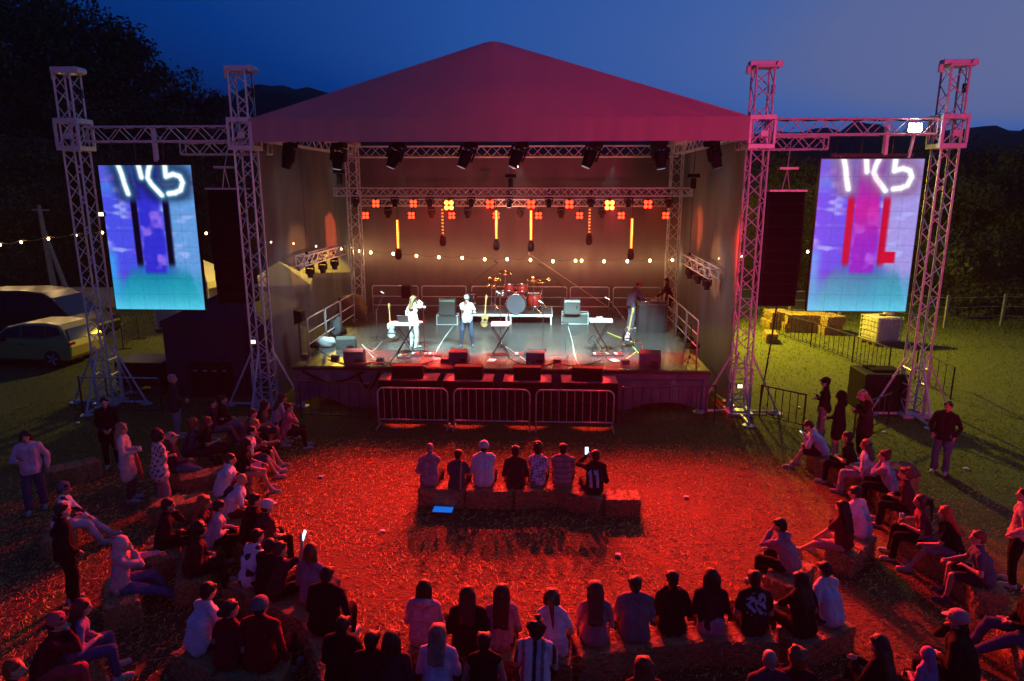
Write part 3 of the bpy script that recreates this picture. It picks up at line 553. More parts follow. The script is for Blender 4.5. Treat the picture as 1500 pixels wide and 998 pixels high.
for i, (y0, y1) in enumerate(((1.2,2.9),(2.95,4.6),(4.65,6.4))):
    w_ = ('nearest the audience', 'middle one', 'farthest from the audience')[i]
    railing((-5.93,y0,ZD), (-5.93,y1,ZD), 'stage side railing by the grey curtain with tents, '+w_, 'railings round the stage', 1.15); railing((5.93,y0+.2,ZD), (5.93,y1+.2,ZD), 'stage side railing by the slanting-fold curtain, '+w_, 'railings round the stage', 1.15)
def crowd_barrier(p, q, label, group='steel crowd barriers before the stage', mt=None, h=1.1, r=.022, nb=9, feet=True):
    p, q = V(*p), V(*q); t = thing('crowd_barrier', label, 'crowd barrier', p, 0, group); d = q-p; L = d.length; d.normalize(); u = V(0,0,1); c = .16; mt = mt or steel
    m = MB(); path = [d*.02+u*.02]+[d*(.02+c*(1-math.cos(a)))+u*(h-c+c*math.sin(a)) for a in (0,.4,.8,1.2,1.57)]+[d*(L-.02-c*(1-math.sin(a)))+u*(h-c+c*math.cos(a)) for a in (0,.4,.8,1.2,1.57)]+[d*(L-.02)+u*.02]
    m.tube(path, r, 7); m.build('frame', mt, t, True)
    m = MB(); m.bar(d*.02+u*.22, d*(L-.02)+u*.22, r*.8, 6)
    for k in range(1, nb+1): m.bar(d*(L*k/(nb+1))+u*.22, d*(L*k/(nb+1))+u*h*.99, .009, 5)
    m.build('upright_bars', mt, t)
    if feet:
        n = V(-d.y, d.x, 0)
        for e in (.02, L-.02): m = MB(); m.bar(d*e-n*.3+u*.03, d*e+n*.3+u*.03, .022, 6); m.build('foot', mt, t)
    return t
for i, (a, b) in enumerate(((553,657),(664,777),(784,900))):
    p, q = atY(a, 600, -1.62), atY(b, 600, -1.62); crowd_barrier((p.x,-1.62,0), (q.x,-1.62,0), ('pinkish steel barrier before the speaker box beside the swagged skirt','middle steel barrier before the speaker boxes','steel barrier before the speaker box on the DJ side')[i])
fence_m = mat('dark_fence_metal', (.03,.03,.032), .45, .4)
def low_fence(p, q, label, group='dark low fences', n=8, h=1.05):
    p, q = V(*p), V(*q); t = thing('low_fence', label, 'fence', p, 0, group); d = q-p; u = V(0,0,1)
    m = MB(); m.bar(u*h, d+u*h, .022, 6); m.build('top_rail', steel if 'light' in label else fence_m, t); m = MB(); m.bar(u*.1, d+u*.1, .018, 6); m.build('bottom_rail', fence_m, t)
    m = MB()
    for k in range(n+1): m.bar(d*(k/n)+u*.1, d*(k/n)+u*h, .013, 5)
    m.build('bars', fence_m, t)
    for e in (0, 1): m = MB(); m.bar(d*e, d*e+u*(h+.03), .026, 6); m.build('post', fence_m, t)
    return t
low_fence((-5.5,-.95,0), (-3.5,-1.1,0), 'dark fence before the swagged skirt where grass glows green', n=7); low_fence((3.45,-1.1,0), (6.0,-.8,0), 'dark fence before the skirt on the pink tower side', n=10)
pts = [atZ(1136,490), atZ(1187,508), atZ(1248,531), atZ(1300,552)]
for i in range(3): low_fence(pts[i], pts[i+1], 'dark field fence panel, '+('nearest the hay bales', 'between hay bales and cage tank', 'nearest the black covered box')[i], 'dark fence across the field', 9, 1.0)
low_fence(atZ(1340,556), atZ(1392,585), 'dark fence panel behind the pink outer mast', 'dark fence across the field', 5, 1.0)
low_fence(atZ(1112,612), atZ(1176,628), 'dark fence beside the pink roof tower foot', n=6, h=.95); low_fence(atZ(1250,640), atZ(1300,620), 'dark fence behind the woman in pink cap', n=6, h=.85)
low_fence(atZ(122,604), atZ(238,606), 'light-topped dark fence at the foot of the outer screen tower', n=3, h=1.05)
crowd_barrier(atZ(181,512), atZ(204,497), 'small dark barrier on the bright grass under the teal screen', 'dark fence across the field', fence_m, 1.0, .02, 7)
# sub woofers with front fills
def subbox(x0, x1, label, fl, rz, wd, tilt=0):
    p, q = atY(x0, 560, -1.0), atY(x1, 560, -1.0); xc, W = (p.x+q.x)/2, q.x-p.x; t = thing('subwoofer', label, 'subwoofer', (xc,-.58,0), 0, 'subwoofers before the stage')
    for k in range(2): m = MB(); m.box((0,0,.01+.56*(k+.5)), (W,.84,.552)); b = m.build('cabinet', blackpaint, t, bevel=.012); m = MB(); m.box((0,-.43,.01+.56*(k+.5)), (W*.94,.018,.47)); m.build('grille', blackcloth, b)
    m = MB(); m.box((0,0,1.129), (W-.03,.82,.008)); m.build('light_catcher', mat('light_catching_grey', (.22,.21,.21), .9, 0, (12, .3)), t)  # pale sheet added so the stack tops catch the red light
    f = thing('front_fill_speaker', fl, 'speaker', (xc+wd[1],-.62,1.136), rz, 'front fill speakers'); a = wd[0]/2
    m = MB(); M = Matrix.Rotation(R(90), 4, 'Z'); m.prism([(-.2,0),(.24,0),(.24,.1),(.1,.36),(-.2,.36)], -a, a, Matrix.Rotation(R(90), 4, 'Z')); m.build('cabinet', blackpaint, f, bevel=.012)
    m = MB(); m.box((0,-.252,.18), (wd[0]*.94,.012,.30)); m.v = [tuple(V(*v)) for v in m.v]; m.build('grille', blackcloth, f); m = MB(); m.box((wd[0]*.5,0,.2), (.012,.12,.03)); m.build('handle', black, f)
subbox(553, 640, 'black bass speaker stack beside the swagged skirt, farthest from the DJ', 'front speaker on the bass stack nearest the swagged skirt', R(4), (.86, -.05)); subbox(648, 722, 'black bass speaker stack between the first two, before the man in dark jeans', 'front speaker below the man in dark jeans', 0, (.78, 0)); subbox(736, 808, 'black bass speaker stack before the drum riser', 'front speaker before the middle floor monitor', 0, (.74, .0)); subbox(822, 906, 'black bass speaker stack nearest the DJ side', 'front speaker turned outward on the bass stack nearest the DJ', R(-5), (.84, -.05))
# wedges
def wedge(x, y, rz, label, s=1):
    p = atZ(x, y, ZD); t = thing('floor_monitor', label, 'floor monitor', (p.x, p.y+.2, ZD), rz, 'floor monitors on the stage'); M = Matrix.Rotation(R(-90), 4, 'Z')
    m = MB(); m.prism([(-.24*s,0),(.26*s,0),(.26*s,.2*s),(.02*s,.4*s),(-.24*s,.34*s)][::1], -.31*s, .31*s, Matrix.Rotation(R(90), 4, 'Z')); m.build('cabinet', wedgem, t, bevel=.014)
    m = MB(); m.box((.14,-.272*s,.08*s), (.2,.02,.1)); m.build('handle', black, t); m = MB(); m.box((0,.15*s,.305*s), (.56*s,.3*s,.012), M=Matrix.Rotation(R(-40), 3, 'X')); m.build('grille', blackcloth, t); return t
wedge(505, 512, R(12), 'floor monitor, rear one of the pair near the side railing'); wedge(517, 531, R(6), 'floor monitor, front one of the pair near the side railing', .95); wedge(671, 531, 0, 'floor monitor below the man in dark jeans', .9); wedge(784, 532, 0, 'floor monitor before the straight microphone stand', .9); wedge(953, 535, R(-6), 'floor monitor standing alone on the DJ side', 1.0)
# mic stands
def mic_stand(x, y, h, label, boom=None, base='round', col=None):
    p = atZ(x, y, ZD); t = thing('microphone_stand', label, 'microphone stand', p, 0, 'microphone stands'); m = MB(); mt = col or chrome
    if base == 'round': m.lathe([(.13,0),(.13,.02),(.02,.035)], (0,0,0)); 
    else:
        for a in (0, 2.1, 4.2): m.bar((0,0,.12), (.3*math.cos(a+.5),.3*math.sin(a+.5),.01), .011)
    m.build('base', black, t); m = MB(); m.bar((0,0,.02), (0,0,h), .013, 6); e = V(0,0,h)
    m.build('pole', mt, t)
    if boom:
        e = V(*boom); b = V(0,0,h); m = MB(); m.bar(b-(e-b)*.3, e, .010, 6); m.ball(b, .03, 6); m.build('boom_arm', mt, t)
    m = MB(); d = V(-.1,.05,.05).normalized(); m.bar(e, e+d*.13, .014, 8, .02); m.ball(e+d*.15, .03, 8); m.build('microphone', whitep if col is None else black, t, True); return t
mic_stand(622, 516, 1.55, 'straight microphone stand before the singer in white'); mic_stand(795, 514, 1.52, 'straight microphone stand before the drum riser, beside the middle monitor'); mic_stand(733, 508, 1.62, 'pale microphone stand behind the centre synthesizer table', (.0,.1,1.72)); mic_stand(553, 497, 1.0, 'boom microphone stand rising behind the white guitar', (.28,.1,1.55), 'tri'); mic_stand(911, 512, 1.05, 'boom microphone stand with pale arm leaning from the dark guitar', (-.45,-.1,1.62), 'tri'); mic_stand(690, 478, 1.6, 'tall black boom stand reaching over the amplifier stack', (1.0,.2,2.35), 'tri', black); mic_stand(822, 476, 1.5, 'tall black boom stand reaching over the drum kit', (-.75,.2,2.2), 'tri', black)
# keyboard tables
def xstand(x, y, w, h, label, top, gear, toplab, tl):
    p = atZ(x, y, ZD); t = thing('keyboard_stand', label, 'keyboard stand', p, 0, 'keyboard stands'); m = MB()
    for s in (-1, 1):
        for yy in (-.15, .15): m.bar((-.26*s, yy, .02), (.26*s, yy, h-.03), .015, 6)
    for s in (-1, 1): m.bar((.26*s,-.2,.02), (.26*s,.2,.02), .018, 6); m.bar((.26*s,-.2,h-.025), (.26*s,.2,h-.025), .016, 6)
    m.build('crossed_legs', black, t)
    k = thing('keyboard', toplab, 'keyboard', (p.x, p.y, ZD+h), 0); m = MB(); m.box((0,0,.045), (w,.34,.08)); m.build('case', tl, k, bevel=.01); m = MB()
    for i in range(24): m.box((-w*.44+w*.88*i/23,.08,.089), (w*.032,.14,.012))
    m.build('keys', white, k); m = MB()
    for i in range(6): m.lathe([(.014,0),(.011,.022)], (-w*.4+w*.11*i,-.1,.085), n=8)
    m.build('knobs', redgear if gear else black, k); return p
p = xstand(594, 519, .95, .92, 'crossed-leg keyboard stand between the white guitar and the singer in white', 0, 0, 'white keyboard under the open laptop', white)
t = thing('laptop', 'open laptop on the white keyboard beside the singer in white', 'laptop', (p.x-.02,p.y+.05,ZD+1.012)); m = MB(); m.box((0,0,.012), (.34,.24,.016)); m.build('base', casem, t, bevel=.004); m = MB(); m.box((0,-.13,.125), (.34,.012,.22), M=Matrix.Rotation(R(14), 3, 'X')); m.build('lid', mat('laptop_lid', (.25,.26,.27), .35, .6), t, bevel=.004)
t = thing('white_towel', 'white cloth draped over the keyboard end beside the singer', 'towel', (p.x+.36,p.y,ZD+1.015)); m = MB()
for i in range(7):
    for j in range(6): m.v.append((.0+.05*i-.1, .05*j-.14, .03+.02*math.sin(i*1.4+j)*math.cos(j*1.1)-(.03 if i > 5 else 0)))
m.f = [(i*6+j,(i+1)*6+j,(i+1)*6+j+1,i*6+j+1) for i in range(6) for j in range(5)]; o = m.build('cloth', white, t, True); sdm = o.modifiers.new('thick', 'SOLIDIFY'); sdm.thickness = .015
p = xstand(733, 523, .55, .98, 'slim crossed stand at the stage centre', 0, 0, 'small white synthesizer at the stage centre', white)
p = xstand(879, 515, .72, .95, 'crossed-leg stand nearer the DJ, cables at its feet', 0, 1, 'white synthesizer with red knobs nearer the DJ', white)
t = thing('effects_box', 'small silver effects box on the synthesizer nearer the DJ', 'effects box', (p.x-.05,p.y+.02,ZD+1.045)); m = MB(); m.box((0,0,.03), (.2,.14,.06)); m.build('case', whitep, t, bevel=.006); m = MB(); m.lathe([(.02,0),(.02,.05)], (-.04,0,.06)); m.lathe([(.03,0),(.03,.03)], (.05,.02,.06)); m.build('knobs', chrome, t)
# guitars
def guitar(loc, rz, lean, bm, nm_, label, acoustic=False, roll=0):
    t = thing('guitar', label, 'guitar', loc, rz, 'guitars on stands'); M = Matrix.Rotation(R(lean), 4, 'X') @ Matrix.Rotation(R(roll), 4, 'Y'); S = .052 if not acoustic else .09
    out = []; 
    for k in range(40):
        a = 2*math.pi*k/40; z = .24-.23*math.cos(a); w_ = .17*math.sin(a)*(1+.13*math.cos(2*a))*(1-.33*math.exp(-((z-.27)/.07)**2)); out.append((w_, z+(.07*(1 if not acoustic else 0)*math.exp(-((abs(w_)-.11)/.03)**2) if z > .36 else 0)))
    m = MB(); m.prism(out, -S/2, S/2, M); b = m.build('body', bm, t, bevel=.008); m = MB(); m.prism([(-.028,.40),(.028,.40),(.022,1.0),(-.022,1.0)], -S/2-.018, -S/2+.006, M); m.build('neck', nm_, t)
    m = MB(); m.prism([(-.03,1.0),(.03,1.0),(.045,1.08),(.03,1.17),(-.035,1.16)], -S/2-.015, -S/2+.004, M); m.build('headstock', nm_, t)
    m = MB(); m.prism([(-.10,.12),(.06,.08),(.1,.2),(.05,.34),(-.04,.38),(-.06,.25)] if not acoustic else [(.05*math.cos(a*.5), .27+.05*math.sin(a*.5)) for a in range(12)], -S/2-.004, -S/2-.001, M); m.build('pickguard' if not acoustic else 'sound_hole', mat('pickguard', (.03,.03,.035), .3) if acoustic else whitep, t)
    s = thing('guitar_stand', 'black folding stand under the '+label.split(' on ')[0].split(' leaning')[0], 'guitar stand', loc, rz, 'guitar stands'); m = MB()
    for a in (-.22, .22): m.bar((0,.1,.45), (a,-.16,.01), .011); m.bar((a*.5,-.02,.17), (a*.5,-.15,.16), .011)
    m.bar((0,.1,.45), (0,.28,.01), .011); m.bar((-.11,-.02,.17), (.11,-.02,.17), .011); m.build('legs', black, s); return t
neckm = mat('maple_neck', (.55,.36,.13), .35)
p = atZ(573, 503, ZD); guitar((p.x, p.y+.1, ZD+.16), R(-6), -9, white, neckm, 'white electric guitar on a stand beside the keyboard with laptop', False, -5); p = atZ(709, 487, ZD); guitar((p.x, p.y+.1, ZD+.16), R(4), -10, woodtan, woodtan, 'tan acoustic guitar on a stand before the drum riser', True, 4); p = atZ(917, 510, ZD); guitar((p.x, p.y+.1, ZD+.14), R(10), -8, casem, neckm, 'dark bass guitar on a stand below the DJ', False, 12)
# amplifiers
def amp(x, y, w, d, h, label, head=True, mt=None, z=ZD, trim=whitep):
    p = atZ(x, y, z); t = thing('amplifier', label, 'amplifier', (p.x, p.y+d/2, z), 0, 'amplifiers'); m = MB(); m.box((0,0,h/2), (w,d,h)); m.build('cabinet', mt or casem, t, bevel=.012)
    m = MB(); m.box((0,-d/2-.004,h*.42), (w*.90,.012,h*.72)); m.build('speaker_cloth', greyamp, t); m = MB(); m.box((0,-d/2-.006,h*.90), (w*.92,.016,h*.13))
    m.build('control_panel', trim, t); m = MB(); m.box((0,0,h+.022), (w*.25,.03,.02)); m.box((-w*.125,0,h+.01), (.02,.03,.02)); m.box((w*.125,0,h+.01), (.02,.03,.02)); m.build('handle', black, t); m = MB(); m.box((w*.28,-d/2-.012,h*.5), (.04,.01,.12)); m.build('badge', chrome, t); return p
def case(x, y, w, d, h, label):
    p = atZ(x, y, ZD); t = thing('flight_case', label, 'flight case', (p.x, p.y+d/2, ZD), 0, 'white-edged cases'); m = MB(); m.box((0,0,h/2), (w-.02,d-.02,h-.02)); m.build('panels', greyamp, t); m = MB()
    for a in (-1, 1):
        for b in (-1, 1):
            m.box((a*w/2,b*d/2,h/2), (.03,.03,h+.004)); m.box((0,a*d/2,h/2+b*h/2), (w-.034,.03,.03)); m.box((a*w/2,0,h/2+b*h/2), (.03,d-.034,.03))
    m.build('edging', whitep, t); return p
greenamp = mat('green_panel', (.25,.42,.30), .5)
p = case(655, 476, .78, .5, .36, 'white-edged case under the green-topped amplifier'); amp(655, 462.5, .64, .34, .62, 'black amplifier with green top panel on a white-edged case', z=ZD+.362, trim=greenamp)
amp(689, 463, .5, .36, .58, 'grey amplifier behind the man in white shirt, lower of the stack', z=ZD); p = amp(689, 441, .46, .3, .3, 'small amplifier on top of the stack behind the man in white shirt', z=ZD+.61)
p = case(842, 475, 1.0, .5, .40, 'wide white-edged case beside the drum riser'); amp(838, 461, .62, .36, .56, 'grey amplifier on the wide white-edged case', z=ZD+.40)
# drum riser and kit
a, b = atZ(686, 475, ZD), atZ(809, 475, ZD)
for i, (x0, x1) in enumerate(((a.x, (a.x*.52+b.x*.48)-.03), ((a.x*.52+b.x*.48)+.03, b.x))):
    t = thing('drum_riser', ('riser deck under the bass drum side, nearer the man in white shirt', 'riser deck under the floor tom side')[i], 'stage riser', ((x0+x1)/2, a.y+.9, ZD), 0, 'white-edged riser decks'); W = x1-x0; m = MB(); m.box((0,0,.37), (W-.02,1.78,.05)); m.build('deck', casem, t); m = MB()
    for s in (-1, 1): m.box((0,.9*s,.355), (W,.03,.09)); m.box(((W/2-.012)*s,0,.355), (.03,1.76,.09))
    for s in (-1, 1):
        for q in (-1, 1): m.box(((W/2-.05)*s,.85*q,.155), (.06,.06,.308))
    m.build('frame', whitep, t)
t = thing('drum_kit', 'red and chrome drum kit with cymbals on the riser', 'drum kit', ((atZ(757,470,ZD)).x, a.y+.75, ZD+.397)); t.scale = (1.3,1.2,1.3)
def drum(name, c, r, h, ax, shell, head=skin_d):
    m = MB(); m.lathe([(r,-h/2),(r,h/2)], c, ax, 20); o = m.build(name, shell, t, True); m = MB()
    for s in (-1, 1): m.lathe([(r+.003,s*h/2-.02),(r+.016,s*h/2-.018),(r+.016,s*h/2+.014),(r-.012,s*h/2+.016),(r-.014,s*h/2+.002)], c, ax, 20)
    m.build('hoop', chrome, o, True)
    for s in (1, -1): m = MB(); m.lathe([(r-.01,s*(h/2+.004)),(.01,s*(h/2+.007))], c, ax, 20); m.build('drum_head', head, o)
    return o
drum('bass_drum', (0,-.45,.30), .285, .42, (0,-1,0), redgear); drum('rack_tom', (-.2,-.42,.72), .15, .2, (.1,.35,1), redgear, white); drum('rack_tom', (.18,-.42,.72), .16, .22, (-.1,.35,1), redgear, white); drum('floor_tom', (.52,-.1,.36), .2, .36, (0,0,1), redgear, white); drum('snare', (-.42,-.02,.52), .17, .14, (0,.2,1), chrome, white)
for x, y, h, r in ((-.62,-.35,.98,.2), (.5,-.45,1.0,.22), (-.35,.1,1.12,.2), (.75,.0,.9,.24), (-.75,.05,.72,.17)):
    m = MB(); m.lathe([(r,0),(r*.5,.02),(.05,.03),(.03,.05),(.005,.055)], (x,y,h), (.15*(1 if x > 0 else -1)*-1,-.25,1), 18); c_ = m.build('cymbal', brass, t, True); m = MB(); m.bar((x,y,.0), (x,y,h), .012)
    for k in range(3): m.bar((x,y,.25), (x+.22*math.cos(k*2.1),y+.22*math.sin(k*2.1),.0), .011)
    m.build('cymbal_stand', chrome, t)
m = MB(); m.lathe([(.16,0),(.17,.06),(.12,.08)], (0,.3,.5)); m.bar((0,.3,0), (0,.3,.5), .025); m.build('stool', blackcloth, t, True)
# DJ desk
a, b = atZ(935, 487, ZD), atZ(977, 488, ZD); W = b.x-a.x; t = thing('dj_desk', 'table hung with black cloth where the DJ works', 'DJ desk', ((a.x+b.x)/2, a.y+.35, ZD)); m = MB(); m.box((0,0,.99), (W+.06,.76,.04)); m.build('table_top', casem, t); m = drape((-W/2,-.36,0), (W/2,-.36,0), .01, .975, .02, 3, 5, 40, 6); c_ = m.build('cloth', deskm, t, True)
for s in (-1, 1): m = drape((s*W/2,-.36,0), (s*W/2,.36,0), .01, .975, .012, 3, 6+s, 24, 6); m.build('side_cloth', deskm, t, True)
dj = t
for i, (dx, dy, w_, d_, h_, lab) in enumerate(((-.3,0,.30,.36,.06,'dark turntable on the black-clothed desk, nearest the bent DJ'),(.05,.02,.26,.36,.09,'mixer full of pale knobs on the middle of the black-clothed desk'),(.37,0,.30,.34,.06,'dark turntable on the black-clothed desk by the rear tower'))):
    g = thing('mixer' if i == 1 else 'turntable', lab, 'DJ gear', (dj.location.x+dx, dj.location.y+dy, ZD+1.012)); m = MB(); m.box((0,0,h_/2), (w_,d_,h_)); m.build('case', casem, g, bevel=.006); m = MB()
    if i == 1:
        for k in range(20): m.lathe([(.014,0),(.012,.025)], (-.09+.06*(k % 4),-.14+.06*(k//4),h_), n=8)
        m.build('knobs', whitep, g)
    else: m.lathe([(.13,0),(.13,.012),(.02,.018)], (0,0,h_), n=20); m.build('platter', chrome, g)
# small stage clutter
def floor_lamp(x, y, rz, label):
    p = atZ(x, y, ZD); t = thing('floor_lamp', label, 'stage light', p, rz, 'lamps lying along the stage sides'); m = MB(); m.tube([(-.12,0,.14),(-.12,0,.015),(.12,0,.015),(.12,0,.14)], .014, 5); m.build('bracket', black, t); m = MB(); m.lathe([(.05,-.14),(.10,-.1),(.11,.1),(.115,.12)], (0,0,.16), (0,-1,.35), 12); h = m.build('lamp_body', blackpaint, t, True); m = MB(); m.lathe([(.09,.10),(.02,.115)], (0,0,.16), (0,-1,.35), 12); m.build('lens', dimw, h)
for i, (x, y) in enumerate(((993,489),(1000,497),(1008,505),(1017,514))): floor_lamp(x, y, R(30), 'black lamp on the deck by the DJ side railing, '+('farthest from', 'third from', 'second from', 'nearest')[i]+' the audience')
for x, y, l in ((462,513,'black lamp on the deck at the railing corner by the grey curtain'),(492,487,'black lamp on the deck half way along the railing by the grey curtain'),(503,492,'black lamp among cables behind the monitor pair')): floor_lamp(x, y, R(-25), l)
def pedal(x, y, w, label, rz=0):
    p = atZ(x, y, ZD); t = thing('pedalboard', label, 'pedalboard', p, rz, 'pedalboards on the deck'); m = MB(); m.box((0,0,.025), (w,.24,.04)); m.build('board', casem, t, bevel=.005)
    for k in range(max(2, int(w/.14))):
        m = MB(); m.box((-w/2+.08+.13*k,.01,.068), (.085,.14,.045)); o = m.build('pedal', [whitep, redgear, casem, greenamp, whitep][k % 5], t, bevel=.004); m = MB(); m.lathe([(.014,0),(.014,.015)], (-w/2+.08+.13*k,-.03,.091), n=8); m.build('switch', chrome, o)
pedal(624, 521, .95, 'long pedalboard at the foot of the microphone stand before the singer'); pedal(592, 524, .4, 'white pedalboard under the keyboard with laptop'); pedal(765, 521, .5, 'pedalboard with white pedals beside the centre synthesizer'); pedal(881, 521, .6, 'pedalboard among cables under the synthesizer nearer the DJ', .1); pedal(905, 521, .3, 'small pedalboard beside the dark bass guitar', .3)
def stagebox(x, y, w, h, label):
    p = atZ(x, y, ZD); t = thing('stage_box', label, 'cable box', p, random.uniform(-.3, .3), 'small cable boxes at the stage edge'); m = MB(); m.box((0,0,h/2), (w,.16,h)); m.build('case', casem, t, bevel=.006); m = MB()
    for k in range(4): m.lathe([(.014,0),(.014,.012)], (-w*.36+w*.24*k,-.081,h*.5), (0,-1,0), 8)
    m.build('sockets', chrome, t)
for x, y, l in ((447,524,'small black box at the stage corner under the railing'),(491,526,'small black box before the front monitor of the pair'),(557,529,'small black box at the stage edge behind the first bass stack'),(652,531,'small black box at the edge beside the monitor below the man in jeans'),(816,532,'small black box at the stage edge behind the bass stack on the DJ side'),(916,533,'small black box at the edge near the lone monitor')): stagebox(x, y, .22, .12, l)
cabm = mat('cable_rubber', (.03,.03,.03), .6); cabr = mat('red_cable', (.5,.05,.03), .6); caby = mat('yellow_tape', (.65,.55,.12), .6); cabw = mat('white_cable', (.6,.6,.58), .6)
def cable(px, mt, label, r=.012, z=ZD, name='cable'):
    P = [atZ(x, y, z) for x, y in px]; t = thing(name, label, 'cable', P[0], 0, 'cables and tape on the deck'); pts = []
    for i in range(len(P)-1):
        for k in range(5):
            u = k/5; p0, p1, p2, p3 = P[max(i-1,0)], P[i], P[i+1], P[min(i+2,len(P)-1)]
            pts.append(.5*((2*p1)+(p2-p0)*u+(2*p0-5*p1+4*p2-p3)*u*u+(3*p1-p0-3*p2+p3)*u**3)-P[0]+V(0,0,r*.9))
    pts.append(P[-1]-P[0]+V(0,0,r*.9)); m = MB(); m.tube(pts, r, 5); m.build('sheath', mt, t, True)
cable([(664,478),(648,500),(636,522),(628,535)], cabw, 'pale cable running from the green-topped amplifier to the edge'); cable([(832,478),(838,500),(843,525),(850,538)], cabw, 'pale cable running from the wide case to the stage edge'); cable([(890,488),(912,497),(930,503)], caby, 'yellow cable between synthesizer and dark bass guitar', .018); cable([(480,527),(515,536),(545,531),(560,534)], cabr, 'red cable before the front monitor of the pair'); cable([(745,525),(780,540),(812,533),(850,537),(880,528)], cabm, 'black cable winding along the stage edge at centre'); cable([(880,522),(872,508),(862,500),(870,492),(878,505),(890,528),(905,531)], cabm, 'tangled black cable under the synthesizer nearer the DJ'); cable([(918,526),(932,515),(926,508),(938,520),(948,527)], caby, 'yellowish cable loops below the dark bass guitar', .012); cable([(580,520),(572,534),(600,537),(632,530)], cabm, 'black cable between the keyboard feet and the long pedalboard'); cable([(560,500),(545,515),(530,505),(548,525)], cabw, 'pale looping cable before the white guitar', .009)
for i in range(9):
    x = (468,530,612,668,735,800,862,925,975)[i]; y = (505,520,498,505,500,510,494,498,515)[i]; cable([(x,y),(x+random.uniform(-18,18),y+random.uniform(4,12)),(x+random.uniform(-10,34),y+random.uniform(10,18)),(x+random.uniform(0,46),533)], (cabm, cabm, cabr, cabm, cabw)[i % 5], ('black cable snaking past the railing lamps','black cable near the white guitar foot','red cable beside the singer in white','black cable by the feet of the man in jeans','pale cable under the centre synthesizer','black cable right of the middle floor monitor','black cable left of the synthesizer nearer the DJ','red cable under the dark bass guitar','black cable before the lone floor monitor')[i].replace('right of', 'beyond').replace('left of', 'before'), .009)
for x, y, l in ((640,526,'white set list paper on the deck near the long pedalboard'),(720,528,'white set list paper on the deck beside the centre stand'),(900,528,'white set list paper on the deck by the small pedalboard')):
    t = thing('paper_sheet', l, 'paper', atZ(x, y, ZD)+V(0,0,.003), random.uniform(-.5,.5)); m = MB(); m.box((0,0,.002), (.21,.3,.003)); m.build('sheet', white, t)
# covered gear and back clutter
def lump(name, loc, dims, label, cat, mt, seed, n=22):
    rs = np.random.default_rng(seed); m = MB(); m.ball((0,0,0), (1,1,1), n); ph = rs.uniform(0, 6, 6)
    for i, v in enumerate(m.v):
        x, y, z = v; k = max(abs(x), abs(y), abs(z))**.45; f = 1/k*(.86+.07*math.sin(4*x+ph[0])*math.sin(5*y+ph[1])+.06*math.sin(7*z+5*x+ph[2])); m.v[i] = (x*f*dims[0]/2, y*f*dims[1]/2, max(0, (z*f+.75)*dims[2]/1.75))
    t = thing(name, label, cat, loc, rs.uniform(-.3, .3)); m.build('cover', mt, t, True); return t
p = atZ(516, 466, ZD); lump('covered_gear', (p.x, p.y, ZD), (1.3,1.2,1.0), 'heap of gear under brown cloth in the rear stage corner', 'covered gear', brownc, 3); p = atZ(486, 496, ZD); lump('gear_bag', (p.x, p.y+.5, ZD), (.5,.7,.75), 'grey gear bag leaning at the side railing', 'bag', skm, 4)
lump('plastic_heap', (atZ(478,508,ZD).x, atZ(478,508,ZD).y, ZD), (.7,.5,.35), 'clear crumpled plastic heap behind the monitor pair', 'plastic sheet', mat('plastic_film', (.45,.47,.5), .25), 9)
p = atY(596, 440, 8.25); t = thing('rail_speaker', 'small dark speaker hung on the rear railing behind the singer', 'speaker', (p.x, 8.2, ZD+.75)); m = MB(); m.box((0,0,.2), (.36,.26,.5)); m.build('cabinet', blackpaint, t, bevel=.01); m = MB(); m.box((0,-.135,.2), (.32,.012,.46)); m.build('grille', blackcloth, t)
p = atY(1046, 0, 2); m = MB(); a, b = atY(438, 452, 1.25), atY(444, 470, 1.25); t = thing('horn_speaker', 'dark side speaker on the railing end by the grey curtain', 'speaker', (a.x-.1, 1.15, ZD+1.0)); m.prism([(0,0),(.26,.1),(.26,.4),(0,.46)], -.15, .15); m.build('cabinet', blackpaint, t, bevel=.01); m = MB(); m.bar((.1,0,-1.0), (.1,0,.05), .02); m.build('pole', black, t)
a, b = atY(775, 372, 8.7), atY(917, 468, 8.7); t = thing('guy_strap', 'pale strap slanting across the brown back curtain', 'strap', a); m = MB(); m.bar((0,0,0), b-a, .018, 5); m.build('strap', mat('strap_webbing', (.4,.33,.26), .8), t); m = MB(); m.box((0,0,0), (.08,.04,.12)); m.build('ratchet', steel, t)
a = atZ(1025, 536, ZD); t = thing('speaker_stand', 'thin black stand at the stage corner by the pink roof tower', 'stand', (a.x-.3, a.y, ZD)); m = MB()
for k in range(3): m.bar((0,0,.3), (.3*math.cos(k*2.1),.3*math.sin(k*2.1),.01), .012)
m.build('legs', black, t); m = MB(); m.bar((0,0,.2), (0,0,1.25), .015); m.build('pole', black, t)
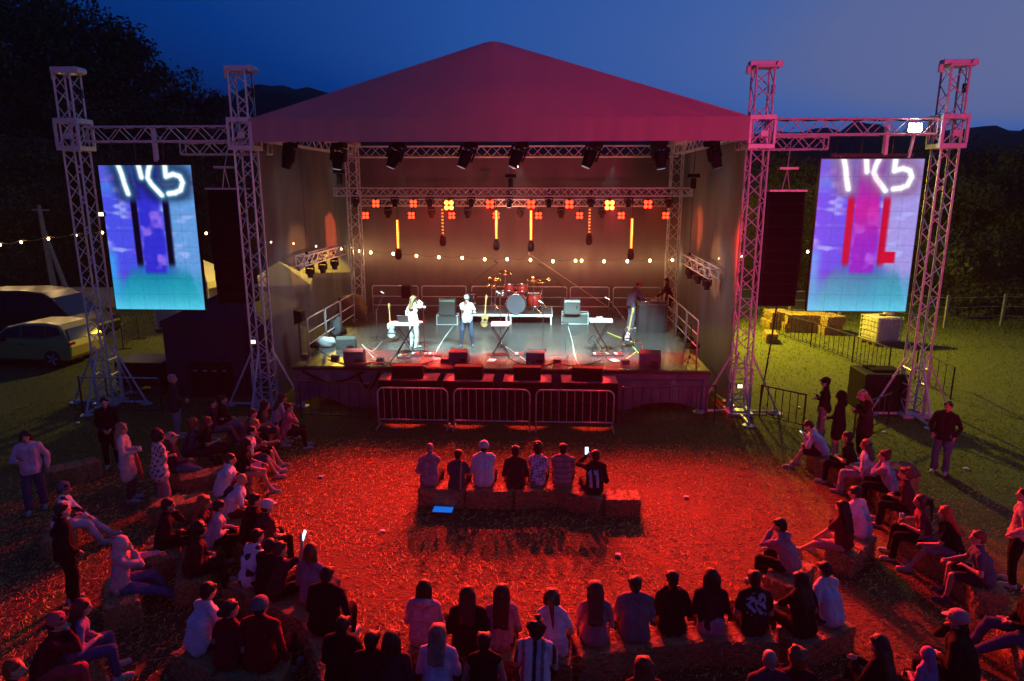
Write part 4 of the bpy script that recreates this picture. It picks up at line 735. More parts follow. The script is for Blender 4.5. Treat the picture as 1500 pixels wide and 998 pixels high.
# ================================================================ off-stage surroundings
navy = mat('navy_canvas', (.012,.016,.05), .8, 0, (1.5, .4), .3)
tb = thing('dark_booth', 'dark navy canvas booth under the hanging speakers, gear in its doorway', 'tent', (0,0,0)); x0, x1, y0, y1, zw = atY(238, 480, .9).x, -7.25, .9, 4.2, 2.35
for nm_, p, q in (('front_wall',(x0,y0,0),(x1,y0,0)),('side_wall',(x0,y0,0),(x0,y1,0)),('side_wall',(x1,y0,0),(x1,y1,0)),('back_wall',(x0,y1,0),(x1,y1,0))): drape(p, q, .01, zw, .03, .8, 31, 60, 8).build(nm_, navy, tb, True)
m = MB(); c = ((x0+x1)/2+.3, (y0+y1)/2, 3.3); m.add([(x0-.05,y0-.05,zw),(x1+.05,y0-.05,zw),(x1+.05,y1+.05,zw),(x0-.05,y1+.05,zw),c,(x0-.05,y0-.05,zw-.18),(x1+.05,y0-.05,zw-.18),(x1+.05,y1+.05,zw-.18),(x0-.05,y1+.05,zw-.18)], [(0,1,4),(1,2,4),(2,3,4),(3,0,4),(5,6,1,0),(6,7,2,1),(7,8,3,2),(8,5,0,3)]); m.build('roof', navy, tb)
p = atZ(318, 578); t = thing('mixing_rack', 'dim rack of gear with faint glints before the dark booth', 'equipment rack', (p.x, p.y, 0)); m = MB(); m.box((0,0,.55), (1.3,.6,1.1)); m.build('rack_case', blackpaint, t, bevel=.02); m = MB()
for k in range(5): m.box((-.5+.25*k,-.05,1.14), (.18,.3,.06))
m.build('faders', casem, t); m = MB()
for k in range(4): m.box((-.45+.3*k,-.31,.85), (.12,.015,.03))
m.build('name_strip', steel, t)
p = atZ(205, 578); t = thing('covered_trailer', 'long black covered cart between the outer tower and the booth', 'cart', (p.x, p.y+.6, 0)); m = MB(); m.box((0,0,.62), (1.5,1.1,.75)); m.build('box', blackpaint, t, bevel=.03); m = MB()
for s in (-1, 1): m = MB(); m.bar((.5*s,-.5,.2), (.5*s,.5,.2), .2, 14); m.build('wheel', casem, t)
m = MB(); m.box((0,0,1.01), (1.56,1.16,.03)); m.build('lid', casem, t)
tentw = mat('white_tent_canvas', (.62,.56,.48), .8, 0, (1.2, .2), .2)
def gazebo(loc, w, h, label, rz=0):
    t = thing('market_tent', label, 'tent', loc, rz, 'white tents behind the stage'); a = w/2; m = MB()
    m.add([(-a,-a,h),(a,-a,h),(a,a,h),(-a,a,h),(0,0,h+.9),(-a,-a,h-.3),(a,-a,h-.3),(a,a,h-.3),(-a,a,h-.3)], [(0,1,4),(1,2,4),(2,3,4),(3,0,4),(5,6,1,0),(6,7,2,1),(7,8,3,2),(8,5,0,3)]); m.build('canopy', tentw, t)
    for x, y in ((-a,-a),(a,-a),(a,a),(-a,a)): m = MB(); m.bar((x*.98,y*.98,0), (x*.98,y*.98,h), .025); m.build('leg', whitep, t)
    drape((-a,a,0), (a*.2,a,0), .1, h-.3, .04, 1, 8, 30, 6).build('side_wall', tentw, t, True)
p = atY(405, 420, 10); gazebo((p.x, 10.5, 0), 2.6, 2.25, 'white tent seen through the grey side curtain', .3); p = atY(300, 420, 11); gazebo((p.x-.6, 12, 0), 2.4, 2.2, 'white tent peeking between teal screen and dark booth', -.2)
p = atY(440, 420, 13); gazebo((p.x+1.2, 14, 0), 2.6, 2.4, 'farther white tent behind the rear stage corner', .1)
# container tank
def ibc(x, y, label, rz, bag):
    p = atZ(x, y); t = thing('caged_tank', label, 'water tank', (p.x, p.y+.5, 0), rz, 'white tanks in metal cages'); m = MB(); m.box((0,0,.68), (1.1,.96,.98)); m.build('tank', mat('tank_plastic', (.60,.56,.54), .45, 0, (3, .25)), t, bevel=.09); m = MB(); m.lathe([(.12,0),(.12,.05)], (0,0,1.17)); m.build('lid', black, t)
    m = MB()
    for k in range(7):
        for s in (-1, 1): m.bar((-.57+.19*k,.51*s,.15), (-.57+.19*k,.51*s,1.16), .012, 5)
    for k in range(6):
        for s in (-1, 1): m.bar((.58*s,-.48+.19*k,.15), (.58*s,-.48+.19*k,1.16), .012, 5)
    for z in (.2,.4,.6,.8,1.0,1.16):
        for s in (-1, 1): m.bar((-.58,.51*s,z), (.58,.51*s,z), .012, 5); m.bar((.58*s,-.51,z), (.58*s,.51,z), .012, 5)
    m.build('cage', steel, t); m = MB()
    for y_ in (-.4, 0, .4): m.box((0,y_,.06), (1.16,.12,.11))
    m.box((0,0,.13), (1.2,1.0,.03)); m.build('pallet', mat('pallet_wood', (.22,.15,.08), .9, 0, (4, .4)), t)
    if bag: lump('plastic_bag', (p.x+.3, p.y+.6, 1.18), (.55,.5,.4), 'pale plastic bag lying on top of the caged tank', 'bag', mat('bag_plastic', (.6,.5,.44), .5), 14)
ibc(1296, 507, 'white caged tank with a pale bag on top, on the lit grass', .25, True); ibc(246, 488, 'white caged tank half hidden under the teal screen', -.1, False)
# far hay bales, cover box, fence posts, pole
straw = mat('hay', (.36,.25,.095), .95, 0, (26, .6), 1.0, scale3=(.35,1,1)); twine = mat('twine', (.35,.2,.06), .8)
def bale_mesh(seed):
    rs = np.random.default_rng(seed); m = MB(); nx, ny, nz = 16, 8, 8; idx = {}; L, W, H = .92, .46, .40
    def vid(i, j, k):
        if (i,j,k) not in idx:
            x, y, z = (i/nx-.5)*L, (j/ny-.5)*W, (k/nz)*H; e = rs.normal(0, .005, 3); edge = (i in (0,nx))+(j in (0,ny))+(k in (0,nz)); s = 1-.03*(edge > 1); pin = .012*(1 if abs(abs(i-nx/2)-3) < .6 else 0)
            idx[(i,j,k)] = len(m.v); m.v.append((x*s+e[0]*1.2, (y-math.copysign(pin, y))*s+e[1], max(0, (z-.2)*s+.2-(pin if k == nz else 0)+e[2]*(k > 0))))
        return idx[(i,j,k)]
    for i in range(nx):
        for j in range(ny): m.f += [(vid(i,j,0),vid(i,j+1,0),vid(i+1,j+1,0),vid(i+1,j,0)), (vid(i,j,nz),vid(i+1,j,nz),vid(i+1,j+1,nz),vid(i,j+1,nz))]
        for k in range(nz): m.f += [(vid(i,0,k),vid(i+1,0,k),vid(i+1,0,k+1),vid(i,0,k+1)), (vid(i,ny,k),vid(i,ny,k+1),vid(i+1,ny,k+1),vid(i+1,ny,k))]
    for j in range(ny):
        for k in range(nz): m.f += [(vid(0,j,k),vid(0,j,k+1),vid(0,j+1,k+1),vid(0,j+1,k)), (vid(nx,j,k),vid(nx,j+1,k),vid(nx,j+1,k+1),vid(nx,j,k+1))]
    return m
bale_me = []
def frizz(seed):
    rs = np.random.default_rng(seed); N = 1500; f = rs.integers(0, 5, N); P = np.stack([rs.uniform(-.45,.45,N), rs.uniform(-.23,.23,N), rs.uniform(.02,.39,N)], 1); P[f == 0, 2] = .395; P[f == 1, 1] = -.23; P[f == 2, 1] = .23; P[f == 3, 0] = -.455; P[f == 4, 0] = .455
    rng_f = rs.random(N) < .18; d = rs.normal(0, 1, (N, 3))*np.array([1.6,1,.6]); n = np.zeros((N, 3)); n[f == 0, 2] = 1; n[f == 1, 1] = -1; n[f == 2, 1] = 1; n[f == 3, 0] = -1; n[f == 4, 0] = 1; d += n*np.where(rng_f, 1.2, -np.sum(d*n, 1)[0:1]*0+.0)[:, None]; d = np.where(rng_f[:, None], d, d-n*np.sum(d*n, 1)[:, None]+n*.06); d /= np.linalg.norm(d, axis=1)[:, None]; Ln = rs.uniform(.04,.13,(N,1)); s = np.cross(d, rs.normal(0,1,(N,3))); s /= np.linalg.norm(s, axis=1)[:, None]; s *= .004; E = P+d*Ln; P = P-n*.002
    return np.stack([P-s, P+s, E+s*.4, E-s*.4], 1), np.array([.50,.34,.13])*rs.uniform(.25,1.25,(N,1))
BALES = []
def bale(x, y, rz, label, z=0, group='hay bales used as seats'):
    i = len(BALES) % 4
    if len(BALES) < 4:
        t = thing('hay_bale', label, 'hay bale', (x,y,z), rz, group); bale_mesh(50+i).build('straw_block', straw, t, False); q, c = frizz(70+i); struct(soup('loose_stalks', q, MATS['straw_stalks'], t, c), 'stuff'); 
        for s in (-.17, .17): m = MB(); m.tube([(s,-.222,.01),(s,-.222,.385),(s,.222,.385),(s,.222,.01)], .006, 4); m.build('twine', twine, t)
    else: t = dup(BALES[i], (x,y,z), rz, label, group)
    BALES.append(t); return t
def farbales(x, y, n, layers, rz, lab):
    p = atZ(x, y); k = 0; c, s = math.cos(rz), math.sin(rz); row = ('leftmost','second','third','fourth')
    for l in range(layers):
        for i in range(n):
            for j in range(2):
                if l == layers-1 and (j == 0 and layers > 2): continue
                dx, dy = (i-(n-1)/2)*.95+.1*l, j*.5; bale(p.x+dx*c-dy*s, p.y+dx*s+dy*c, rz+random.uniform(-.05,.05), 'lit bale %s, %s layer, %s row, %s' % (lab, ('bottom','top','third')[l], ('front','rear')[j], ('first','second','third')[i]), l*.4, 'lit hay bales in the field')
farbales(1138, 482, 1, 2, .1, 'in the stack beside the speaker column'); farbales(1178, 486, 2, 2, -.06, 'in the long stack behind the fence'); farbales(1215, 489, 1, 2, .25, 'at the fence end of the long stack')
p = atZ(1128, 500); bale(p.x, p.y, 1.4, 'single hay bale with a shaded end, before the stack beside the speaker column', 0, 'lit hay bales in the field')
p = atZ(1293, 606); t = thing('covered_speaker_box', 'big black covered box with gear on its lid beside the pink outer mast', 'speaker box', (p.x, p.y+.5, 0)); m = MB(); m.box((0,0,.58), (1.2,1.1,1.16)); m.build('box', blackpaint, t, bevel=.04); m = MB(); m.box((.1,0,1.19), (.8,.5,.06)); m.box((-.2,.2,1.2), (.3,.2,.08)); m.build('lid_gear', blackcloth, t, bevel=.01)
t = thing('wire_fence', 'row of pale concrete fence posts with wire before the dark trees', 'fence', (0,0,0)); conc = mat('concrete', (.28,.26,.23), .9, 0, (5, .3), .2); PS = [atZ(x, y) for x, y in ((1030,462),(1155,468),(1228,470),(1305,472),(1383,481),(1466,478),(1545,482))]
for p in PS: m = MB(); m.box((p.x,p.y,.75), (.1,.1,1.55)); m.build('post', conc, t)
m = MB()
for a, b in zip(PS[:-1], PS[1:]):
    for z in (.5, .95, 1.4): m.bar(a+V(0,0,z), b+V(0,0,z), .006, 4)
m.build('wires', steel, t)
p = atZ(82, 436); t = thing('concrete_pole', 'pale twin-leg concrete pole behind the cars', 'utility pole', p, -.2); H = atY(65, 300, p.y).z; m = MB(); m.bar((0,0,0), (-.25,0,H), .2, 6, .11); m.build('pole', conc, t); m = MB(); m.bar((1.0,0,0), (-.12,0,H*.72), .16, 6, .1); m.build('strut', conc, t); m = MB(); m.bar((-.8,0,H-.3), (.4,0,H-.3), .05, 5); m.build('crossarm', steel, t)
# low wall / stacked containers behind the vehicles
p = atZ(150, 455); t = thing('low_wall', 'long pale low wall behind the cars', 'wall', (p.x-6, p.y+1, 0)); m = MB(); m.box((0,0,.5), (16,.25,1.0)); m.build('wall_panel', conc, t); m = MB(); m.box((0,0,1.03), (16.1,.32,.06)); m.build('coping', conc, t)
# vehicles
tyre = mat('tyre_rubber', (.02,.02,.02), .8); vglass = mat('tinted_glass', (.012,.013,.015), .06, 0, None, 0, spec=.8); tail = mat('tail_lamp', (.25,.01,.01), .2)
def vehicle(name, loc, rz, label, prof, win, W, wheels, rw, paint, top_in, lamps, extra):
    t = thing(name, label, name.split('_')[-1], loc, rz); zs = [z for _, z in prof]; zm = max(zs)
    def wy(z): return W/2*(1-top_in*max(0, (z-.9)/(zm-.9))**1.3-.05*max(0, (.45-z)/.45))
    def shell(poly, off):
        m = MB(); n = len(poly)
        for s in (-1, 1): m.v += [(x, s*(wy(z)+off), z) for x, z in poly]
        return m, n
    m, n = shell(prof, 0); m.f = [tuple(range(n)), tuple(range(2*n-1, n-1, -1))]+[((k+1) % n, k, n+k, n+(k+1) % n) for k in range(n)]; m.build('body', paint, t, bevel=.07)
    for poly in win:
        for s in (-1, 1):
            m = MB(); k = len(poly); m.v = [(x, s*(wy(z)+.006), z) for x, z in poly]+[(x, s*(wy(z)-.03), z) for x, z in poly]; m.f = [tuple(range(k)), tuple(range(2*k-1, k-1, -1))]+[((i+1) % k, i, k+i, k+(i+1) % k) for i in range(k)]; m.build('side_window', vglass, t)
    for nm_, (xa, za), (xb, zb) in extra:
        m = MB(); d = V(xb-xa, 0, zb-za); nn = V(d.z, 0, -d.x).normalized()*.012; nn = nn if nn.z > 0 or abs(nn.x) > .01 else -nn
        q = [(xa,-wy(za)+.1,za),(xa,wy(za)-.1,za),(xb,wy(zb)-.12,zb),(xb,-wy(zb)+.12,zb)]; sg = 1 if (nm_ != 'windscreen' or True) else -1
        m.v = [tuple(V(*v)-nn*-1) for v in q]+[tuple(V(*v)-nn*2) for v in q]; m.f = [(0,1,2,3),(7,6,5,4),(0,4,5,1),(1,5,6,2),(2,6,7,3),(3,7,4,0)]; m.build(nm_, vglass, t)
    for x in wheels:
        for s in (-1, 1):
            m = MB(); m.lathe([(rw*.62,-.1),(rw*.96,-.1),(rw,-.06),(rw,.06),(rw*.96,.1),(rw*.62,.1)], (x,s*(W/2-.11),rw), (0,s,0), 22); w_ = m.build('wheel', tyre, t, True); m = MB(); m.lathe([(rw*.63,.07),(rw*.5,.075),(.05,.085)], (x,s*(W/2-.11),rw), (0,s,0), 12)
            for k in range(5): a = 1.257*k; m.bar((x+.05*math.cos(a),s*(W/2-.005),rw+.05*math.sin(a)), (x+rw*.6*math.cos(a),s*(W/2-.01),rw+rw*.6*math.sin(a)), .03, 4)
            m.build('rim', steel, w_)
    for nm_, x, z, d, mt in lamps:
        for s in (-1, 1): m = MB(); m.box((x, s*(wy(z)-.16), z), d); m.build(nm_, mt, t, bevel=.015)
    for s in (-1, 1): m = MB(); m.box((wheels[1]+.42 if name != 'parked_car' else wheels[0]+.75, s*(W/2+.06), 1.05 if name == 'parked_car' else 1.25), (.1,.16,.16)); m.build('mirror', black, t, bevel=.02)
    m = MB(); 
    for s in (-1, 1):
        for dx in (.55, 1.4): m.box((wheels[0]+dx, s*(wy(.85)+.006), .86), (.16,.02,.03))
    m.build('door_handles', casem, t); return t
# car: +x = rear (hatch)
carp = mat('car_paint_lit_yellow', (.42,.36,.10), .35, .1, spec=.6); vanp = mat('van_paint_black', (.012,.011,.010), .35, .1, spec=.5)  # yellow of the lamp light is put into the hatchback's paint
prof = [(-1.95,.28),(1.85,.28),(1.98,.45),(2.0,.78),(1.93,1.0),(1.72,1.38),(1.5,1.55),(.9,1.60),(.1,1.58),(-.5,1.45),(-1.05,1.10),(-1.75,.95),(-1.98,.75),(-2.0,.45)]
p = atZ(84, 539); vehicle('parked_car', (p.x-1.22, p.y+.85, 0), R(-4), 'yellowish hatchback with dark windows parked before the black van', prof, [[(-.95,1.08),(.05,1.08),(.05,1.5),(-.42,1.40)], [(.1,1.08),(1.0,1.1),(1.0,1.52),(.1,1.51)], [(1.06,1.12),(1.62,1.22),(1.5,1.45),(1.06,1.52)]], 1.78, (-1.28, 1.24), .34, carp, .20, [('tail_light',1.95,.9,(.06,.3,.12),tail),('headlight',-1.94,.74,(.08,.3,.12),glass)], [('rear_window',(1.955,1.02),(1.74,1.40)),('windscreen',(-1.03,1.13),(-.5,1.46))])
prof = [(-2.6,.32),(2.35,.32),(2.55,.5),(2.58,.85),(2.35,1.12),(1.75,1.28),(1.0,2.0),(.6,2.2),(-.4,2.28),(-2.4,2.22),(-2.6,2.0)]
p = atZ(108, 515); vehicle('black_van', (p.x-2.1, p.y+1.6, 0), R(-3), 'black minibus with curved roof behind the yellowish hatchback', prof, [[(.25,1.32),(1.5,1.34),(.92,1.95),(.25,2.02)], [(-.95,1.32),(.15,1.32),(.15,2.02),(-.95,2.04)], [(-2.4,1.32),(-1.05,1.32),(-1.05,2.04),(-2.4,2.0)]], 1.95, (-1.6, 1.62), .36, vanp, .16, [('headlight',2.44,.98,(.2,.34,.16),glass),('tail_light',-2.59,1.2,(.05,.12,.4),tail)], [('windscreen',(1.72,1.30),(1.02,1.98))])
# things on the grass
t = thing('tablet', 'tablet glowing bright blue on the ground behind the middle bales', 'tablet', atZ(649, 750)+V(0,0,.03), R(-3)); m = MB(); m.box((0,0,.012), (.42,.26,.018)); m.build('case', casem, t, bevel=.004); m = MB(); m.box((0,0,.0225), (.39,.235,.004)); m.build('display', mat('blue_display', (.02,.05,.1), .3, emit=(.0,.14,.72), es=1.0), t)
def litter(x, y, label, s=.12): 
    t = lump('litter_scrap', atZ(x, y)+V(0,0,.01), (s,s*.8,s*.35), label, 'litter', white, int(x)); t['group'] = 'litter on the grass'
for x, y, l in ((114,621,'white scrap on the dark grass beside the foot plates of the outer tower'),(1415,688,'small white scrap on the bare ground past the man in jeans'),(1170,598,'white scrap near the fence beside the pink roof tower foot'),(580,628,'tiny white scrap on the grass before the first barrier'),(1295,634,'white scrap near the dark fence by the woman in pink cap'),(470,700,'white scrap on the straw beside the bare-legged group'),(1005,730,'pale scrap on the red straw beyond the empty middle bale'),(560,780,'pale scrap on the open red straw before the middle bales'),(905,815,'pale scrap on the open red straw toward the back-view row')): litter(x, y, l)
# ================================================================ people
skinm = mat('skin', (.42,.24,.17), .55, objcol=True, noise=(18,.12)); clothm = mat('clothing', (.5,.5,.5), .9, objcol=True, noise=(34,.3), bump=.35, spec=.12); hairm = mat('hair', (.03,.02,.015), .55, objcol=True, noise=(60,.5), bump=.5, scale3=(1,1,.12), spec=.3); eyem = mat('eye_dark', (.03,.02,.02), .3); paintm = vcol_mat('patterned_cloth', 0, .9); paintm.node_tree.nodes['Principled BSDF'].inputs['Specular IOR Level'].default_value = .12; shoem = mat('shoes', (.5,.5,.5), .6, objcol=True, noise=(20,.2))
def cap(m, a, b, ra, rb=None, n=10):
    a, b = V(*a), V(*b); rb = ra if rb is None else rb; L = (b-a).length
    if L < 1e-4: return m.ball(a, max(ra, rb), n)
    pr = [(ra*math.sin(t), -ra*math.cos(t)) for t in (.15,.7,1.2)]+[(ra,0),(rb,L)]+[(rb*math.sin(t), L-rb*math.cos(t)) for t in (1.94,2.44,2.99)]
    return m.lathe(pr, a, b-a, n)
TMP = bpy.data.scenes.new('workbench')
def blob(name, m, vox, smooth, fold, seed, paint=None, extra=None):
    me = bpy.data.meshes.new('tmp'); me.from_pydata(m.v, [], m.f); o = bpy.data.objects.new('tmp', me); TMP.collection.objects.link(o)
    r = o.modifiers.new('r', 'REMESH'); r.mode = 'VOXEL'; r.voxel_size = vox; s = o.modifiers.new('s', 'SMOOTH'); s.factor = .5; s.iterations = smooth
    TMP.view_layers[0].update(); dg = TMP.view_layers[0].depsgraph; out = bpy.data.meshes.new_from_object(o.evaluated_get(dg)); out.name = name; bpy.data.objects.remove(o); bpy.data.meshes.remove(me)
    n = len(out.vertices); co = np.empty(n*3, np.float32); out.vertices.foreach_get('co', co); co = co.reshape(-1, 3)
    if fold:
        no = np.empty(n*3, np.float32); out.vertex_normals.foreach_get('vector', no); no = no.reshape(-1, 3); rs = np.random.default_rng(seed); d = np.zeros(n)
        for fr in (14, 22, 34, 55):
            k = rs.normal(0, 1, 3); k /= np.linalg.norm(k); k2 = rs.normal(0, 1, 3); d += np.sin(co@k*fr+1.3*np.sin(co@k2*fr*.45)+rs.uniform(0, 6))*(14/fr)**.6
        co = co+no*(np.maximum(d, -.45)*fold*.5)[:, None]; out.vertices.foreach_set('co', co.ravel())
    if paint:
        a = out.color_attributes.new('paint', 'FLOAT_COLOR', 'POINT'); c = np.ones((n, 4), np.float32); c[:, :3] = paint(co); a.data.foreach_set('color', c.ravel())
    if extra:                                            # append separate small shapes (fingers, eyes)
        v0 = [tuple(v) for v in co]; f0 = [tuple(p.vertices) for p in out.polygons]; mi = [0]*len(f0)
        for em, idx in extra: o_ = len(v0); v0 += em.v; f0 += [tuple(i+o_ for i in q) for q in em.f]; mi += [idx]*len(em.f)
        bpy.data.meshes.remove(out); out = bpy.data.meshes.new(name); out.from_pydata(v0, [], f0); out.polygons.foreach_set('material_index', mi)
    return out
def ik(S, T, a, b, pole):
    d = T-S; L = d.length; 
    if L > (a+b)*.995: T = S+d*((a+b)*.995/L); d = T-S; L = d.length
    L = max(L, abs(a-b)+.02); x = (a*a-b*b+L*L)/(2*L); h = math.sqrt(max(0, a*a-x*x)); u = d.normalized(); p = pole-u*pole.dot(u); p.normalize(); return S+u*x+p*h, T
def hand(ex, W, E, inward, s, curl):                      # five fingers rooted inside the palm
    d = (W-E).normalized(); side = V(0,0,1).cross(d); side = side.normalized() if side.length > .1 else V(1,0,0); side = side*(1 if side.dot(inward) > 0 else -1); n = d.cross(side).normalized(); n = n*(-1 if n.z > 0 else 1)
    K = W+d*.075*s
    for k, (o, L) in enumerate(((.028,.066),(.010,.076),(-.009,.070),(-.027,.055))):
        p = K+side*o*s-d*.012*s; q = p+(d*math.cos(curl*.5)+n*math.sin(curl*.5))*L*.55*s; e = q+(d*math.cos(curl*1.3)+n*math.sin(curl*1.3))*L*.5*s; ex.tube([p,q,e], [.0095*s,.0085*s,.006*s], 5)
    p = W+d*.025*s+side*.022*s; q = p+(side*.75+d*.6+n*.25)*.04*s; ex.tube([p,q,q+(d*.9+n*.3+side*.1)*.035*s], [.011*s,.0095*s,.007*s], 5)
    return d, side, n
PEOPLE = {}
def person(key, label, px, py, pose='sit', face=0, top=(.03,.03,.035), sl='long', bot=(.03,.035,.05), lg='long', hair='short', hc=(.012,.009,.008), skin=(.45,.27,.20), arms=('lap','lap'), lean=12, hp=None, hy=0, s=1.0, w=1.0, hat=None, hatc=(.5,.5,.5), shoes=(.4,.4,.4), z0=0, paint=None, collar=None, foot=(.46,.46), splay=.12, coat=0, roll=0, group=None, under=None):
    seed = len(PEOPLE)*7+3; rs = random.Random(seed); hp = lean*.35 if hp is None else hp; sit = pose in ('sit','kneel'); hz = {'stand':.925, 'sit':.485, 'ground':.12}[pose]
    dr = lambda a, rr=0: V(math.sin(R(rr)), math.sin(R(a)), math.cos(R(a))).normalized()
    P = V(0,0,hz); CH = P+dr(lean*.55, roll)*.27; NB = CH+dr(lean*1.15, roll)*.235; HC = NB+dr(hp, roll*.5)*.142+V(0,.018,0); sx = .163*w
    SH = {e: NB-dr(lean)*.062+V(e*sx,0,-.005) for e in (-1, 1)}; HP = {e: P+V(e*.085*w,.0,0) for e in (-1, 1)}; KN, FT, EL, HA = {}, {}, {}, {}
    for e in (-1, 1):
        f = foot[0 if e < 0 else 1]
        if pose == 'stand': T = V(e*(.08+splay*.25), f-.46, .075)
        elif pose == 'sit': T = V(e*(splay+.02), f, .075) if not isinstance(f, tuple) else V(*f)
        else: T = V(e*(splay), f, .075)
        KN[e], FT[e] = ik(HP[e], T, .435, .42, V(e*.25, 1, .9 if pose != 'stand' else .0))
    Mh = Matrix.Rotation(R(-hy), 3, 'Z') @ Matrix.Rotation(R(-hp-(8 if hp > 10 else 0)), 3, 'X')
    for i, e in enumerate((-1, 1)):
        a = arms[i]; ln = .05*(rs.random()-.5)
        T = {'lap': V(e*.07, P.y+.26, hz+.15 if pose != 'stand' else 1.0), 'knees': KN[e]+V(-e*.02,.02,.085), 'between': KN[e]*.5+KN[-e]*.5+V(e*.03,-.03,.03), 'phone': V(e*.05, CH.y+.30, CH.z+.03), 'chin': HC+Mh @ V(e*.03,.10,-.13), 'hang': V(e*(.235*w+.03), .03, hz-.06), 'crossed': V(-e*.10, CH.y+.19, CH.z-.03), 'up': HC+V(e*.07,.30,.04), 'beside': HC+V(e*.13,.22,-.06), 'high': HC+V(e*.10,.12,.10), 'back': V(e*.30, P.y-.30, hz+.03), 'pocket': V(e*.20*w, .11, hz+.01), 'mic': HC+Mh @ V(e*.02,.13,-.11), 'bent': V(e*.16, CH.y+.26, CH.z-.04), 'desk': V(e*.2, CH.y+.42, CH.z-.22), 'side': V(e*.30, P.y+.05, hz+.0), 'reach': V(e*.2, P.y+.52, hz+.25)}[a]+V(0, ln, ln)
        pole = V(e*.7, -.6, -.8) if a not in ('up','high','chin','mic') else V(e*.8, -.1, -1)
        EL[e], HA[e] = ik(SH[e], T, .285, .255, pole)
    rz = -R(face); M = Matrix.Rotation(rz, 3, 'Z'); W3 = atZ(px, py, z0+HC.z*s); h3 = M @ (HC*s); root = V(W3.x-h3.x, W3.y-h3.y, z0)
    t = thing('person', label, 'person', root, rz, group); t.scale = (s, s, s)
    # ---- body: one continuous skin
    m = MB(); 
    for e in (-1, 1):
        cap(m, P+V(e*.05*w,-.01,0), CH+V(e*.045*w,0,-.05), .096*w, .086*w); cap(m, CH+V(e*.050*w,0,-.03), NB+V(e*.060*w,0,-.115), .088*w, .076*w); cap(m, NB+V(e*.02,-.005,-.02), SH[e], .042, .046*w); cap(m, SH[e], EL[e], .046*w, .037); cap(m, EL[e], HA[e], .041, .027)
        cap(m, HP[e], KN[e], .082*w, .056); cap(m, KN[e], FT[e], .054, .036); d = (FT[e]-KN[e]); fd = V(e*.12, 1, 0).normalized(); cap(m, FT[e]+V(0,-.02,-.03), FT[e]+fd*.15+V(0,0,-.045), .036, .028)
    cap(m, NB-dr(lean)*.03, HC+Mh @ V(0,-.015,-.06), .056*(.5+.5*w), .05)
    hv = lambda *c: HC+Mh @ V(*c)
    m.ball(hv(0,-.012,.022), (.076,.096,.098), 14, Mh); m.ball(hv(0,.022,-.045), (.058,.066,.072), 12, Mh); cap(m, hv(0,.055,-.092), hv(0,.04,-.08), .026, .03); cap(m, hv(0,.093,.0), hv(0,.108,-.032), .010, .015); cap(m, hv(-.03,.078,.022), hv(.03,.078,.022), .014); cap(m, hv(-.018,.080,-.062), hv(.018,.080,-.062), .011)
    for e in (-1, 1): m.ball(hv(e*.078,-.008,-.012), (.012,.022,.032), 8, Mh)
    fx = MB(); ex = MB()
    for i, e in enumerate((-1, 1)):
        d = (HA[e]-EL[e]).normalized(); cap(m, HA[e], HA[e]+d*.075, .028, .026); cap(m, HA[e]+V(e*.012,0,0)+d*.03, HA[e]+d*.07-V(e*.014,0,0), .02); hand(fx, HA[e], EL[e], V(-e,0,.3), 1, {'hang':.35,'lap':.6,'knees':.7,'back':.1}.get(arms[i], 1.0))
        ex.ball(hv(e*.031,.079,.004), (.011,.009,.007), 8, Mh)
    ex.ball(hv(0,.093,-.064), (.020,.006,.004), 8, Mh)
    bm = blob('body', m, .0165, 3, 0, seed, None, [(fx, 0), (ex, 1)]); bm.materials.append(skinm); bm.materials.append(eyem); obj('body', bm, t, True, skin)
    # ---- shirt, coat or dress
    m = MB(); g = .018
    for e in (-1, 1):
        cap(m, P+V(e*.052*w,-.005,.0), CH+V(e*.048*w,0,-.05), .134*w+.006, .114*w+.006); cap(m, CH+V(e*.056*w,0,-.03), NB+V(e*.066*w,0,-.115), .113*w+.004, .098*w+.004); cap(m, NB+V(e*.02,-.01,.0), SH[e]+V(-e*.02,0,.0), .067, .068*w)
        if sl != 'none': q = SH[e].lerp(EL[e], .62 if sl == 'short' else 1); cap(m, SH[e], q, .060*w+.003, .057 if sl == 'short' else .050)
        if sl == 'long': cap(m, EL[e], EL[e].lerp(HA[e], .93), .050, .040)
    if pose == 'stand': m.lathe([(.02,-.13),(.165*w,-.12),(.16*w,.0),(.12*w,.08),(.02,.09)], P+V(0,.0,0), (0,0,1), 16)
    if coat:
        if pose == 'stand': 
            for e in (-1, 1): cap(m, P+V(e*.05,0,.05), P+V(e*.075,0,-coat), .13*w+.01, .15*w)
        else:
            for e in (-1, 1): cap(m, HP[e], HP[e].lerp(KN[e], .75), .115*w, .10*w)
    if collar == 'hood': m.ball(NB+V(0,-.085,-.005), (.12,.07,.07), 12); cap(m, NB+V(-.08,-.02,.01), NB+V(.08,-.02,.01), .05)
    sm_ = blob('shirt', m, .016, 2, .017, seed+1, paint); sm_.materials.append(paintm if paint else clothm); obj('coat' if coat else 'hoodie' if collar == 'hood' else 'shirt', sm_, t, True, top)
    if under:
        m = MB(); 
        for e in (-1, 1): cap(m, P+V(e*.05*w,-.008,-.03), P+V(e*.05*w,-.008,.06), .131*w+.012, .128*w+.012)
        u_ = blob('hem', m, .018, 2, .006, seed+9); u_.materials.append(clothm); obj('shirt_hem', u_, t, True, under)
    # ---- trousers / shorts / skirt
    m = MB()
